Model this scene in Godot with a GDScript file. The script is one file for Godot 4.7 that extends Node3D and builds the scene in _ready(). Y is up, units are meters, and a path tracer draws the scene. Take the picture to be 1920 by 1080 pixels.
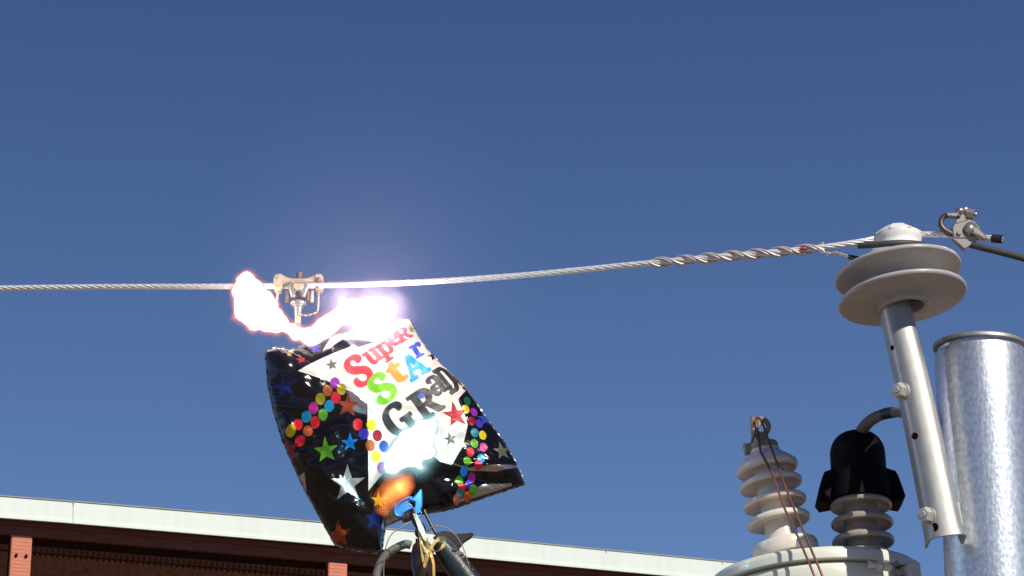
extends Node3D
# A foil balloon arcing on a power line at an outdoor demonstration yard.

const F := 5138.0          # focal length of the lens in picture units (1920 wide)
const PITCH := 19.0
const EYE := Vector3(0, 1.6, 0)
const PAL := {"purple": Color(0.55, 0.18, 0.60), "olive": Color(0.62, 0.55, 0.08), "orange": Color(0.80, 0.36, 0.08), "yellow": Color(0.85, 0.75, 0.10), "red": Color(0.85, 0.14, 0.18), "cyan": Color(0.05, 0.55, 0.75), "magenta": Color(0.70, 0.16, 0.52), "green": Color(0.34, 0.58, 0.12), "violet": Color(0.25, 0.20, 0.65), "dred": Color(0.55, 0.07, 0.12), "brown": Color(0.62, 0.32, 0.12), "blue": Color(0.13, 0.30, 0.65), "teal": Color(0.10, 0.45, 0.52), "pink": Color(0.85, 0.45, 0.40), "dgreen": Color(0.10, 0.35, 0.18), "sblue": Color(0.08, 0.55, 0.92), "silver": Color(0.75, 0.75, 0.75), "navy": Color(0.10, 0.17, 0.47), "gray": Color(0.42, 0.42, 0.38), "rust": Color(0.60, 0.22, 0.09), "gblack": Color(0.12, 0.10, 0.09)}
var lens_turn := Basis(Vector3.RIGHT, deg_to_rad(PITCH))
var taken := {}
var M := {}

# ---------------------------------------------------------------- mesh builder
class MB:
	var v := PackedVector3Array()
	var n := PackedVector3Array()
	var uv := PackedVector2Array()
	var c := PackedColorArray()
	var xf := Transform3D()

	func tri(a: Vector3, b: Vector3, d: Vector3, na: Vector3, nb: Vector3, nd: Vector3, ua := Vector2(), ub := Vector2(), ud := Vector2()) -> void:
		var g := (d - a).cross(b - a)
		if g.length_squared() < 1e-20:
			return
		if g.dot(na + nb + nd) < 0.0:
			tri(a, d, b, na, nd, nb, ua, ud, ub)
			return
		var nb3 := xf.basis.inverse().transposed()
		for p in [a, b, d]:
			v.append(xf * p)
		for p in [na, nb, nd]:
			n.append((nb3 * p).normalized())
		for p in [ua, ub, ud]:
			uv.append(p)

	func flat(a: Vector3, b: Vector3, d: Vector3, out: Vector3) -> void:
		var g := (d - a).cross(b - a).normalized()
		if g.dot(out) < 0.0:
			g = -g
		tri(a, b, d, g, g, g)

	func quad(a: Vector3, b: Vector3, d: Vector3, e: Vector3, out: Vector3) -> void:
		flat(a, b, d, out)
		flat(a, d, e, out)

	# profile: Vector2(radius, height) from the bottom up, turned about the y axis
	func lathe(profile: Array, seg := 32) -> void:
		for i in profile.size() - 1:
			var p: Vector2 = profile[i]
			var q: Vector2 = profile[i + 1]
			var d := q - p
			if d.length() < 1e-9:
				continue
			var m := Vector2(d.y, -d.x).normalized()
			var m0 := m
			var m1 := m
			if i > 0:
				var e: Vector2 = p - profile[i - 1]
				var k := Vector2(e.y, -e.x).normalized()
				if k.dot(m) > 0.75:
					m0 = (m + k).normalized()
			if i < profile.size() - 2:
				var e2: Vector2 = profile[i + 2] - q
				var k2 := Vector2(e2.y, -e2.x).normalized()
				if k2.dot(m) > 0.75:
					m1 = (m + k2).normalized()
			for s in seg:
				var a := TAU * s / seg
				var b := TAU * (s + 1) / seg
				var ca := Vector3(cos(a), 0, sin(a))
				var cb := Vector3(cos(b), 0, sin(b))
				var up := Vector3.UP
				var A := ca * p.x + up * p.y
				var B := cb * p.x + up * p.y
				var C := cb * q.x + up * q.y
				var D := ca * q.x + up * q.y
				var nA := ca * m0.x + up * m0.y
				var nB := cb * m0.x + up * m0.y
				var nC := cb * m1.x + up * m1.y
				var nD := ca * m1.x + up * m1.y
				tri(A, B, C, nA, nB, nC)
				tri(A, C, D, nA, nC, nD)

	func tube(pts: Array, radii, sides := 10, caps := true) -> void:
		var t: Vector3 = (pts[1] - pts[0]).normalized()
		var x := t.cross(Vector3.UP if absf(t.y) < 0.9 else Vector3.RIGHT).normalized()
		var rings := []
		for i in pts.size():
			var d: Vector3 = pts[mini(i + 1, pts.size() - 1)] - pts[maxi(i - 1, 0)]
			d = d.normalized()
			x = (x - d * x.dot(d)).normalized()
			var y := d.cross(x)
			var r: float = radii[i] if radii is Array else radii
			var ring := []
			for s in sides:
				var a := TAU * s / sides
				var o := x * cos(a) + y * sin(a)
				ring.append([pts[i] + o * r, o])
			rings.append(ring)
		for i in pts.size() - 1:
			for s in sides:
				var s2 := (s + 1) % sides
				var A: Array = rings[i][s]
				var B: Array = rings[i][s2]
				var C: Array = rings[i + 1][s2]
				var D: Array = rings[i + 1][s]
				if sides <= 6:
					quad(A[0], B[0], C[0], D[0], A[1] + B[1])
				else:
					tri(A[0], B[0], C[0], A[1], B[1], C[1])
					tri(A[0], C[0], D[0], A[1], C[1], D[1])
		if caps:
			for e in [0, pts.size() - 1]:
				var out: Vector3 = pts[0] - pts[1] if e == 0 else pts[e] - pts[e - 1]
				for s in sides:
					flat(pts[e], rings[e][s][0], rings[e][(s + 1) % sides][0], out)

	# outline in x-y, from z0 to z1, both rims chamfered
	func prism(poly: Array, z0: float, z1: float, bevel := 0.0) -> void:
		var p := PackedVector2Array(poly)
		if Geometry2D.is_polygon_clockwise(p):
			p.reverse()
		var k := p.size()
		var inner := PackedVector2Array()
		var tris := PackedInt32Array()
		while tris.is_empty():
			inner.clear()
			for i in k:
				var a := (p[i] - p[(i + k - 1) % k]).normalized()
				var b := (p[(i + 1) % k] - p[i]).normalized()
				var m := Vector2(-a.y, a.x) + Vector2(-b.y, b.x)
				inner.append(p[i] + m / maxf(m.length_squared() * 0.5, 0.5) * bevel)
			tris = Geometry2D.triangulate_polygon(inner)
			if tris.is_empty():
				if bevel == 0.0:
					break
				bevel = bevel * 0.6 if bevel > 0.0001 * p[0].distance_to(p[1]) else 0.0
		for z in [z0, z1]:
			var s := -1.0 if z == z0 else 1.0
			for i in range(0, tris.size(), 3):
				flat(Vector3(inner[tris[i]].x, inner[tris[i]].y, z), Vector3(inner[tris[i + 1]].x, inner[tris[i + 1]].y, z), Vector3(inner[tris[i + 2]].x, inner[tris[i + 2]].y, z), Vector3(0, 0, s))
			for i in k:
				var j := (i + 1) % k
				var e := p[j] - p[i]
				var o := Vector3(e.y, -e.x, 0).normalized()
				if bevel > 0.0:
					quad(Vector3(inner[i].x, inner[i].y, z), Vector3(inner[j].x, inner[j].y, z), Vector3(p[j].x, p[j].y, z - s * bevel), Vector3(p[i].x, p[i].y, z - s * bevel), o + Vector3(0, 0, s))
		for i in k:
			var j := (i + 1) % k
			var e := p[j] - p[i]
			quad(Vector3(p[i].x, p[i].y, z0 + bevel), Vector3(p[j].x, p[j].y, z0 + bevel), Vector3(p[j].x, p[j].y, z1 - bevel), Vector3(p[i].x, p[i].y, z1 - bevel), Vector3(e.y, -e.x, 0))

	func box(at: Vector3, size: Vector3, bevel := 0.0) -> void:
		var keep := xf
		xf = xf * Transform3D(Basis(), at)
		var h := size / 2.0
		prism([Vector2(-h.x, -h.y), Vector2(h.x, -h.y), Vector2(h.x, h.y), Vector2(-h.x, h.y)], -h.z, h.z, bevel)
		xf = keep

	func ball(at: Vector3, r: Vector3, seg := 18) -> void:
		var keep := xf
		xf = xf * Transform3D(Basis.from_scale(r), at)
		var prof := []
		for i in 11:
			var a := -PI / 2 + PI * i / 10.0
			prof.append(Vector2(cos(a), sin(a)))
		lathe(prof, seg)
		xf = keep

	# rings of equal point count, joined one to the next
	func loft(rings: Array, closed := true, caps := true) -> void:
		var k: int = rings[0].size()
		var mid := []
		for r in rings:
			var m := Vector3()
			for p in r:
				m += p
			mid.append(m / k)
		for i in rings.size() - 1:
			for s in (k if closed else k - 1):
				var t := (s + 1) % k
				quad(rings[i][s], rings[i][t], rings[i + 1][t], rings[i + 1][s], (rings[i][s] + rings[i][t]) * 0.5 - mid[i])
		if caps:
			for e in [0, rings.size() - 1]:
				var out: Vector3 = mid[0] - mid[1] if e == 0 else mid[e] - mid[e - 1]
				for s in k:
					flat(mid[e], rings[e][s], rings[e][(s + 1) % k], out)

	func mesh() -> ArrayMesh:
		var a := []
		a.resize(Mesh.ARRAY_MAX)
		a[Mesh.ARRAY_VERTEX] = v
		a[Mesh.ARRAY_NORMAL] = n
		a[Mesh.ARRAY_TEX_UV] = uv
		var m := ArrayMesh.new()
		m.add_surface_from_arrays(Mesh.PRIMITIVE_TRIANGLES, a)
		return m


func mb(scale := Vector3.ONE, at := Vector3.ZERO) -> MB:
	var m := MB.new()
	m.xf = Transform3D(Basis.from_scale(scale), at)
	return m


# ---------------------------------------------------------------- places, names
func at(x: float, y: float, depth: float) -> Vector3:
	return EYE + lens_turn * Vector3((x - 960.0) / F * depth, -(y - 540.0) / F * depth, -depth)


func ats(list: Array) -> Array:
	var o := []
	for p in list:
		o.append(at(p[0], p[1], p[2]))
	return o


func numbered(called: String) -> String:
	taken[called] = taken.get(called, -1) + 1
	return called if taken[called] == 0 else "%s_%03d" % [called, taken[called]]


func tag(o: Node, label: String, category: String, group := "") -> void:
	o.set_meta("label", label)
	o.set_meta("category", category)
	if group:
		o.set_meta("group", group)


func thing(called: String, label: String, category: String, place := Transform3D(), group := "") -> Node3D:
	var o := Node3D.new()
	o.name = numbered(called)
	add_child(o)
	o.transform = place
	tag(o, label, category, group)
	return o


func part(called: String, m: Mesh, material: Material, parent: Node, place := Transform3D()) -> MeshInstance3D:
	var o := MeshInstance3D.new()
	var k := 0
	o.name = called
	while parent.has_node(NodePath(String(o.name))):
		k += 1
		o.name = "%s_%03d" % [called, k]
	o.mesh = m
	o.material_override = material
	o.transform = place
	parent.add_child(o, true)
	return o


func upright(x: float, y: float, depth: float, turn := 0.0) -> Transform3D:
	return Transform3D(Basis(Vector3.UP, turn), at(x, y, depth))


# an axis given in the lens's own directions, completed to a frame whose y runs along it
func along(axis: Vector3, where: Vector3) -> Transform3D:
	var y := (lens_turn * axis).normalized()
	var x := y.cross(Vector3.BACK).normalized()
	return Transform3D(Basis(x, y, x.cross(y)), where)


func smooth(pts: Array, per := 6) -> Array:
	var o := []
	for i in pts.size() - 1:
		var a = pts[maxi(i - 1, 0)]
		var b = pts[i]
		var c = pts[i + 1]
		var d = pts[mini(i + 2, pts.size() - 1)]
		for s in per:
			var t := float(s) / per
			o.append(0.5 * ((2.0 * b) + (c - a) * t + (2.0 * a - 5.0 * b + 4.0 * c - d) * t * t + (3.0 * b - a - 3.0 * c + d) * t * t * t))
	o.append(pts[-1])
	return o


func even(pts: Array, step: float) -> Array:
	var o := [pts[0]]
	var left := step
	for i in pts.size() - 1:
		var a: Vector3 = pts[i]
		var b: Vector3 = pts[i + 1]
		var l := a.distance_to(b)
		var done := 0.0
		while l - done >= left:
			done += left
			o.append(a.lerp(b, done / l))
			left = step
		left -= l - done
	return o


# points that wind round a path at radius r
func wound(path: Array, r, lay: float, phase: float) -> Array:
	var o := []
	var run := 0.0
	var x := Vector3.ZERO
	for i in path.size():
		var d: Vector3 = (path[mini(i + 1, path.size() - 1)] - path[maxi(i - 1, 0)]).normalized()
		if i == 0:
			x = d.cross(Vector3.UP).normalized()
		else:
			run += path[i].distance_to(path[i - 1])
		x = (x - d * x.dot(d)).normalized()
		var y := d.cross(x)
		var a := phase + TAU * run / lay
		var rr: float = r[i] if r is Array else r
		o.append(path[i] + (x * cos(a) + y * sin(a)) * rr)
	return o


# ---------------------------------------------------------------- materials
func mat(c: Color, rough := 0.6, metal := 0.0) -> StandardMaterial3D:
	var m := StandardMaterial3D.new()
	m.albedo_color = c.linear_to_srgb()
	m.roughness = rough
	m.metallic = metal
	return m


func cloudy(c: Color, spread: float, per_metre: float, rough: float, metal := 0.0, kind := FastNoiseLite.TYPE_SIMPLEX_SMOOTH, number := 1, stretch := Vector3.ONE, bump := 0.0, octaves := 4) -> StandardMaterial3D:
	var m := mat(c, rough, metal)
	var noise := FastNoiseLite.new()
	noise.seed = number
	noise.noise_type = kind
	noise.frequency = 0.02
	noise.fractal_octaves = octaves
	if kind == FastNoiseLite.TYPE_CELLULAR:
		noise.cellular_return_type = FastNoiseLite.RETURN_CELL_VALUE
		noise.fractal_type = FastNoiseLite.FRACTAL_NONE
		noise.frequency = 0.05
		noise.domain_warp_enabled = true
		noise.domain_warp_amplitude = 14.0
		noise.domain_warp_frequency = 0.04
	var t := NoiseTexture2D.new()
	t.width = 512
	t.height = 512
	t.seamless = true
	t.noise = noise
	var g := Gradient.new()
	var lo := c * (1.0 - spread)
	var hi := c * (1.0 + spread)
	g.set_color(0, Color(lo.r, lo.g, lo.b).linear_to_srgb())
	g.set_color(1, Color(minf(hi.r, 1), minf(hi.g, 1), minf(hi.b, 1)).linear_to_srgb())
	t.color_ramp = g
	m.albedo_color = Color.WHITE
	m.albedo_texture = t
	m.uv1_triplanar = true
	m.uv1_scale = stretch * per_metre
	if bump > 0.0:
		var h := NoiseTexture2D.new()
		h.width = 512
		h.height = 512
		h.seamless = true
		h.noise = noise
		m.heightmap_enabled = true
		m.heightmap_texture = h
		m.heightmap_scale = bump
	return m


func glow(c: Color, energy: float, alpha := 1.0) -> StandardMaterial3D:
	var m := mat(Color(0, 0, 0), 1.0)
	m.specular_mode = BaseMaterial3D.SPECULAR_DISABLED
	m.emission_enabled = true
	m.emission = c
	m.emission_energy_multiplier = energy
	if alpha < 1.0:
		m.transparency = BaseMaterial3D.TRANSPARENCY_ALPHA
		m.albedo_color = Color(0, 0, 0, alpha)
	return m


func make_materials() -> void:
	M.zinc = cloudy(Color(0.55, 0.6, 0.67), 0.36, 6.5, 0.42, 0.8, FastNoiseLite.TYPE_SIMPLEX_SMOOTH, 3, Vector3(1.7, 0.9, 1.7), 0.03, 7)
	M.zinc_cap = cloudy(Color(0.36, 0.35, 0.34), 0.25, 7.0, 0.5, 0.7, FastNoiseLite.TYPE_SIMPLEX_SMOOTH, 9)
	M.channel = cloudy(Color(0.36, 0.365, 0.35), 0.14, 9.0, 0.5, 0.7, FastNoiseLite.TYPE_SIMPLEX_SMOOTH, 4, Vector3(1, 0.25, 1))
	M.terminal = cloudy(Color(0.3, 0.25, 0.2), 0.3, 40.0, 0.7, 0.2, FastNoiseLite.TYPE_SIMPLEX_SMOOTH, 35)
	M.bolt = cloudy(Color(0.5, 0.49, 0.46), 0.2, 40.0, 0.55, 0.4, FastNoiseLite.TYPE_SIMPLEX_SMOOTH, 5)
	M.alu = cloudy(Color(0.84, 0.81, 0.8), 0.22, 9.0, 0.4, 0.25, FastNoiseLite.TYPE_SIMPLEX_SMOOTH, 6)
	M.tie = cloudy(Color(0.6, 0.53, 0.51), 0.14, 30.0, 0.4, 0.3, FastNoiseLite.TYPE_SIMPLEX_SMOOTH, 7)
	M.black = mat(Color(0.012, 0.011, 0.012), 0.5)
	M.rubber = cloudy(Color(0.05, 0.048, 0.048), 0.3, 12.0, 0.6, 0.0, FastNoiseLite.TYPE_SIMPLEX_SMOOTH, 8)
	M.cap = cloudy(Color(0.0035, 0.003, 0.0045), 0.3, 12.0, 0.65, 0.0, FastNoiseLite.TYPE_SIMPLEX_SMOOTH, 8)  # black plastic, deepened so leaking sun still reads as shade
	M.cap.metallic_specular = 0.25
	M.lead = cloudy(Color(0.115, 0.095, 0.085), 0.22, 14.0, 0.75, 0.0, FastNoiseLite.TYPE_SIMPLEX_SMOOTH, 10, Vector3.ONE, 0.05)
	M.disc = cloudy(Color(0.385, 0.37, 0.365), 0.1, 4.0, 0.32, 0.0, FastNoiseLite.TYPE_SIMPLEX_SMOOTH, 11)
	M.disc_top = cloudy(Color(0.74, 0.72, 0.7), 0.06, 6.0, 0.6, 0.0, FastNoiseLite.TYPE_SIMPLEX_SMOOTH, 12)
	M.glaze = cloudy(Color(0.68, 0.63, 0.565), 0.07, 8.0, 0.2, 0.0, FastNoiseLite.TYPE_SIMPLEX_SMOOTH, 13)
	M.glaze_shaded = cloudy(Color(0.36, 0.31, 0.26), 0.12, 10.0, 0.28, 0.0, FastNoiseLite.TYPE_SIMPLEX_SMOOTH, 14)  # the same glaze darkened: the pole's shade is put into the colour
	M.tank = cloudy(Color(0.7, 0.73, 0.63), 0.04, 5.0, 0.3, 0.0, FastNoiseLite.TYPE_SIMPLEX_SMOOTH, 15)
	M.tank.clearcoat_enabled = true
	M.tank.clearcoat = 0.4
	M.tank.clearcoat_roughness = 0.15
	M.bronze = cloudy(Color(0.46, 0.36, 0.25), 0.3, 26.0, 0.55, 0.2, FastNoiseLite.TYPE_SIMPLEX_SMOOTH, 16, Vector3.ONE, 0.06)
	M.bronze_dark = cloudy(Color(0.17, 0.11, 0.08), 0.3, 30.0, 0.5, 0.3, FastNoiseLite.TYPE_SIMPLEX_SMOOTH, 17)
	M.steel = cloudy(Color(0.36, 0.36, 0.34), 0.3, 30.0, 0.36, 0.7, FastNoiseLite.TYPE_SIMPLEX_SMOOTH, 18)
	M.clamp = cloudy(Color(0.42, 0.385, 0.35), 0.22, 30.0, 0.32, 0.75, FastNoiseLite.TYPE_SIMPLEX_SMOOTH, 19)
	M.clamp_dark = cloudy(Color(0.1, 0.08, 0.07), 0.25, 30.0, 0.4, 0.5, FastNoiseLite.TYPE_SIMPLEX_SMOOTH, 20)
	M.copper = cloudy(Color(0.2, 0.085, 0.055), 0.25, 30.0, 0.42, 0.45, FastNoiseLite.TYPE_SIMPLEX_SMOOTH, 21)
	M.red = mat(Color(0.4, 0.03, 0.03), 0.6)
	M.fascia = cloudy(Color(0.64, 0.72, 0.685), 0.05, 0.5, 0.5, 0.0, FastNoiseLite.TYPE_SIMPLEX_SMOOTH, 22, Vector3(3.4, 0.25, 3.4))
	M.maroon = cloudy(Color(0.14, 0.046, 0.033), 0.22, 2.2, 0.75, 0.0, FastNoiseLite.TYPE_SIMPLEX_SMOOTH, 23, Vector3(0.4, 2, 1))
	M.salmon = cloudy(Color(0.56, 0.2, 0.125), 0.12, 5.0, 0.75, 0.0, FastNoiseLite.TYPE_SIMPLEX_SMOOTH, 24, Vector3(0.4, 3.0, 0.4), 0.1)
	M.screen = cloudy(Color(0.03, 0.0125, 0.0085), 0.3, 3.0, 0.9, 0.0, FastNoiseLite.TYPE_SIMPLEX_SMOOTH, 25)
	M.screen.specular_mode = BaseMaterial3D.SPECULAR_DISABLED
	M.rail = mat(Color(0.02, 0.0085, 0.0065), 0.95)
	M.rail.specular_mode = BaseMaterial3D.SPECULAR_DISABLED
	M.rail_clip = mat(Color(0.012, 0.005, 0.004), 0.95)
	M.rail_clip.specular_mode = BaseMaterial3D.SPECULAR_DISABLED
	M.roof = cloudy(Color(0.3, 0.29, 0.27), 0.12, 1.0, 0.7, 0.0, FastNoiseLite.TYPE_SIMPLEX_SMOOTH, 26)
	M.dirt = cloudy(Color(0.25, 0.185, 0.125), 0.25, 0.11, 0.95, 0.0, FastNoiseLite.TYPE_SIMPLEX_SMOOTH, 27, Vector3.ONE, 1.5)
	M.blue = cloudy(Color(0.012, 0.19, 0.62), 0.08, 20.0, 0.3, 0.0, FastNoiseLite.TYPE_SIMPLEX_SMOOTH, 28)
	M.blue.clearcoat_enabled = true
	M.gold = cloudy(Color(0.75, 0.47, 0.15), 0.1, 30.0, 0.3, 0.15, FastNoiseLite.TYPE_SIMPLEX_SMOOTH, 29)
	M.gold.backlight_enabled = true
	M.gold.backlight = Color(0.3, 0.2, 0.08)
	M.cream = mat(Color(0.8, 0.72, 0.6), 0.3)
	M.string = mat(Color(0.3, 0.2, 0.13), 0.5)
	M.stick = cloudy(Color(0.02, 0.021, 0.025), 0.4, 14.0, 0.36, 0.0, FastNoiseLite.TYPE_SIMPLEX_SMOOTH, 30, Vector3.ONE, 0.04)
	M.stick_brown = cloudy(Color(0.035, 0.018, 0.014), 0.35, 16.0, 0.34, 0.0, FastNoiseLite.TYPE_SIMPLEX_SMOOTH, 31)
	M.hook = cloudy(Color(0.15, 0.14, 0.115), 0.28, 16.0, 0.6, 0.2, FastNoiseLite.TYPE_SIMPLEX_SMOOTH, 32, Vector3.ONE, 0.05)


# ---------------------------------------------------------------- the printed foil
const PRINT := 1024
const PRINT_MM := 640.0
var ink: Image
var shine: Image


func px_of(s: float, t: float) -> Vector2:
	return Vector2((s / PRINT_MM + 0.5) * PRINT, (0.5 - t / PRINT_MM) * PRINT)


func fill(poly: PackedVector2Array, c: Color, metal := 0.0, rough := 0.5) -> void:
	var y0 := PRINT
	var y1 := 0
	for p in poly:
		y0 = mini(y0, int(floor(p.y)))
		y1 = maxi(y1, int(ceil(p.y)))
	for y in range(maxi(y0, 0), mini(y1, PRINT - 1) + 1):
		var cuts := []
		var yy := y + 0.5
		for i in poly.size():
			var a := poly[i]
			var b := poly[(i + 1) % poly.size()]
			if (a.y <= yy) != (b.y <= yy):
				cuts.append(a.x + (yy - a.y) / (b.y - a.y) * (b.x - a.x))
		cuts.sort()
		for i in range(0, cuts.size() - 1, 2):
			var x0 := int(round(cuts[i]))
			var w := int(round(cuts[i + 1])) - x0
			if w > 0:
				ink.fill_rect(Rect2i(x0, y, w, 1), c)
				shine.fill_rect(Rect2i(x0, y, w, 1), Color(metal, rough, 0))


func star(s: float, t: float, r: float, turn: float, c: Color, metal: float) -> void:
	var p := PackedVector2Array()
	for i in 10:
		var a := deg_to_rad(90 + turn + 36.0 * i)
		var rr := r if i % 2 == 0 else r * 0.4
		if i == 0 or i == 5:
			rr *= 1.12
		p.append(px_of(s + cos(a) * rr, t + sin(a) * rr))
	fill(p, c, metal, 0.42)


func letter(font: Font, ch: String, s: float, t: float, w: float, h: float, turn: float, c: Color, fat := 1.3) -> void:
	var tm := TextMesh.new()
	tm.text = ch
	tm.font = font
	tm.font_size = 64
	tm.depth = 0.0
	tm.curve_step = 1.0
	var a := tm.get_mesh_arrays()
	var v: PackedVector3Array = a[Mesh.ARRAY_VERTEX]
	var idx: PackedInt32Array = a[Mesh.ARRAY_INDEX] if a[Mesh.ARRAY_INDEX] != null else PackedInt32Array(range(v.size()))
	var box := Rect2(Vector2(v[0].x, v[0].y), Vector2())
	for p in v:
		box = box.expand(Vector2(p.x, p.y))
	var q := PackedVector2Array()
	var ca := cos(deg_to_rad(turn))
	var sa := sin(deg_to_rad(turn))
	for p in v:
		var lx := ((p.x - box.position.x) / box.size.x - 0.5) * (w - 2.0 * fat)
		var ly := ((p.y - box.position.y) / box.size.y - 0.5) * (h - 2.0 * fat)
		q.append(px_of(s + lx * ca - ly * sa, t + lx * sa + ly * ca))
	var f := fat / PRINT_MM * PRINT
	for k in 9:
		var o := Vector2.ZERO if k == 8 else Vector2.from_angle(TAU * k / 8.0) * f
		for i in range(0, idx.size(), 3):
			fill(PackedVector2Array([q[idx[i]] + o, q[idx[i + 1]] + o, q[idx[i + 2]] + o]), c)


func print_foil() -> void:
	ink = Image.create(PRINT, PRINT, false, Image.FORMAT_RGB8)
	shine = Image.create(PRINT, PRINT, false, Image.FORMAT_RGB8)
	ink.fill(Color(0.08, 0.07, 0.085))
	shine.fill(Color(0.3, 0.17, 0))
	var dots := [[-120, 90, 9.8, 12.0, "purple"], [-107, 76, 9.8, 12.0, "olive"], [-135, 74, 9.8, 12.0, "brown"], [-150, 57, 9.8, 12.0, "olive"], [-119, 59, 9.8, 12.0, "red"], [-132, 43, 9.8, 12.0, "cyan"], [-164, 39, 9.8, 12.0, "magenta"], [-145, 26, 9.8, 12.0, "green"], [-178, 23, 9.8, 12.0, "cyan"], [-161, 11, 9.8, 12.0, "red"], [-195, 8, 9.8, 12.0, "red"], [-175, -6, 9.8, 12.0, "brown"], [-209, -3, 9.8, 12.0, "yellow"], [-191, -24, 9.8, 12.0, "red"], [-76, 3, 9.8, 12.0, "red"], [-64, -17, 9.8, 12.0, "violet"], [-49, 1, 9.8, 12.0, "yellow"], [-37, -20, 9.8, 12.0, "dred"], [-52, -41, 9.8, 12.0, "brown"], [-24, -42, 9.8, 12.0, "blue"], [-41, -63, 9.8, 12.0, "yellow"], [-29, -85, 9.8, 12.0, "purple"], [153, 57, 8.2, 9.8, "dgreen"], [148, 38, 8.2, 9.8, "yellow"], [166, 34, 8.2, 9.8, "purple"], [159, 13, 8.2, 9.8, "dred"], [175, 9, 8.2, 9.8, "violet"], [164, -12, 8.2, 9.8, "teal"], [181, -16, 8.2, 9.8, "yellow"], [162, -35, 8.2, 9.8, "green"], [181, -42, 8.2, 9.8, "magenta"], [152, -54, 8.2, 9.8, "red"], [174, -67, 8.2, 9.8, "cyan"], [145, -73, 8.2, 9.8, "green"], [167, -81, 8.2, 9.8, "red"], [139, -92, 8.2, 9.8, "sblue"], [156, -103, 8.2, 9.8, "magenta"], [130, -109, 8.2, 9.8, "green"], [150, -117, 8.2, 9.8, "violet"], [135, -124, 8.2, 9.8, "red"], [131, -135, 8.2, 9.8, "teal"], [159, -127, 8.2, 9.8, "green"], [148, -139, 8.2, 9.8, "orange"], [126, -145, 8.2, 9.8, "pink"]]
	var stars := [[-220, 87, 25, "navy", 8], [-95, 43, 25, "rust", -5], [-140, -48, 26, "green", 5], [-92, -33, 18, "sblue", 0], [-98, -117, 36, "silver", 0], [-115, -214, 27, "rust", 5], [-36, -149, 17, "yellow", 0], [-44, -186, 23, "navy", 0], [-214, -40, 25, "dred", 10], [125, 24, 28, "dred", 10], [-125, 129, 13, "gray", 10], [-44, 35, 12, "silver", 15], [111, -28, 14, "gray", 10], [87, 154, 13, "gblack", 15], [221, -47, 21, "gray", 10], [190, 23, 19, "blue", 10], [-186, 143, 12, "dred", 10], [-156, 170, 13, "violet", 0], [-209, 157, 8, "olive", 0], [42, 210, 11, "olive", 10]]
	var big := [[-194, 117], [-165, 134], [-137, 148], [-83, 169], [-83, 234], [-35, 247], [48, 241], [98, 151], [160, 91], [132, 58], [144, 29], [150, 4], [137, -43], [113, -81], [90, -74], [63, -51], [30, -56], [-2, -56], [-24, -93], [-57, -132], [-57, -56], [-56, 55], [-97, 75], [-137, 95]]
	var silver := [[[-120, 198], [-83, 235], [-72, 199], [-25, 198], [-27, 178], [-80, 163], [-101, 184], [-135, 159], [-145, 156]], [[-96, 73], [-57, 56], [-58, 22], [-92, 34]], [[-198, -93], [-182, -86], [-174, -142], [-183, -129]], [[-22, -170], [0, -150], [21, -185], [-8, -202], [-30, -203]], [[-232, 173], [-197, 171], [-203, 160], [-225, 160]], [[104, -76], [150, -86], [258, -74], [256, -81], [206, -92], [150, -91]], [[179, -115], [241, -111], [242, -116], [142, -147], [120, -154]]]  # bare foil patches; the sliver along the right crease is a painted highlight
	var letters := [["S", -72, 115, 46, 70, 32, "lred"], ["u", -41, 145, 35, 34, 36, "lred"], ["p", -13, 157, 33, 43, 36, "lred"], ["e", 4, 182, 27, 27, 36, "lred"], ["R", 24, 196, 37, 30, 36, "lred"], ["S", -25, 78, 50, 65, 34, "lgreen"], ["t", 5, 111, 36, 47, 34, "lorange"], ["A", 43, 127, 55, 54, 35, "lblue"], ["r", 54, 164, 33, 31, 36, "lroyal"], ["G", 7, 13, 61, 72, 36, "lblack"], ["R", 64, 48, 61, 63, 34, "lblack"], ["a", 88, 88, 39, 45, 34, "lblack"], ["D", 113, 102, 35, 65, 36, "lblack"], ["!", 140, 98, 10, 40, 40, "lbrown"]]
	var counters := [[54, 62, 8, "blue"], [90, 80, 4, "dgreen"]]
	var tone := {"lred": Color(0.9, 0.2, 0.24), "lgreen": Color(0.5, 0.76, 0.13), "lorange": Color(0.99, 0.57, 0.18), "lblue": Color(0.08, 0.6, 0.93), "lroyal": Color(0.2, 0.33, 0.75), "lblack": Color(0.13, 0.13, 0.15), "lbrown": Color(0.3, 0.16, 0.12)}
	var p := PackedVector2Array()
	for q in big:
		p.append(px_of(q[0], q[1]))
	fill(p, Color(0.85, 0.815, 0.77), 0.03, 0.55)
	for poly in silver:
		p = PackedVector2Array()
		for q in poly:
			p.append(px_of(q[0], q[1]))
		fill(p, Color(0.72, 0.7, 0.7), 0.9, 0.25)
	for d in dots:
		p = PackedVector2Array()
		for i in 24:
			p.append(px_of(d[0] + cos(TAU * i / 24) * d[2], d[1] + sin(TAU * i / 24) * d[3]))
		fill(p, PAL[d[4]], 0.2, 0.35)
	for s in stars:
		star(s[0], s[1], s[2], s[4], PAL[s[3]], 0.6 if s[3] in ["silver", "gray", "gblack"] else 0.4)
	var serif := SystemFont.new()
	serif.font_names = PackedStringArray(["Droid Serif"])
	serif.font_weight = 700
	for l in letters:
		letter(serif, l[0], l[1], l[2], l[3], l[4], l[5], tone[l[6]], 2.2 if l[4] > 45 else 1.3)
	for k in counters:
		p = PackedVector2Array()
		for i in 20:
			p.append(px_of(k[0] + cos(TAU * i / 20) * k[2], k[1] + sin(TAU * i / 20) * k[2] * 0.75))
		fill(p, PAL[k[3]], 0.1)


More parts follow.
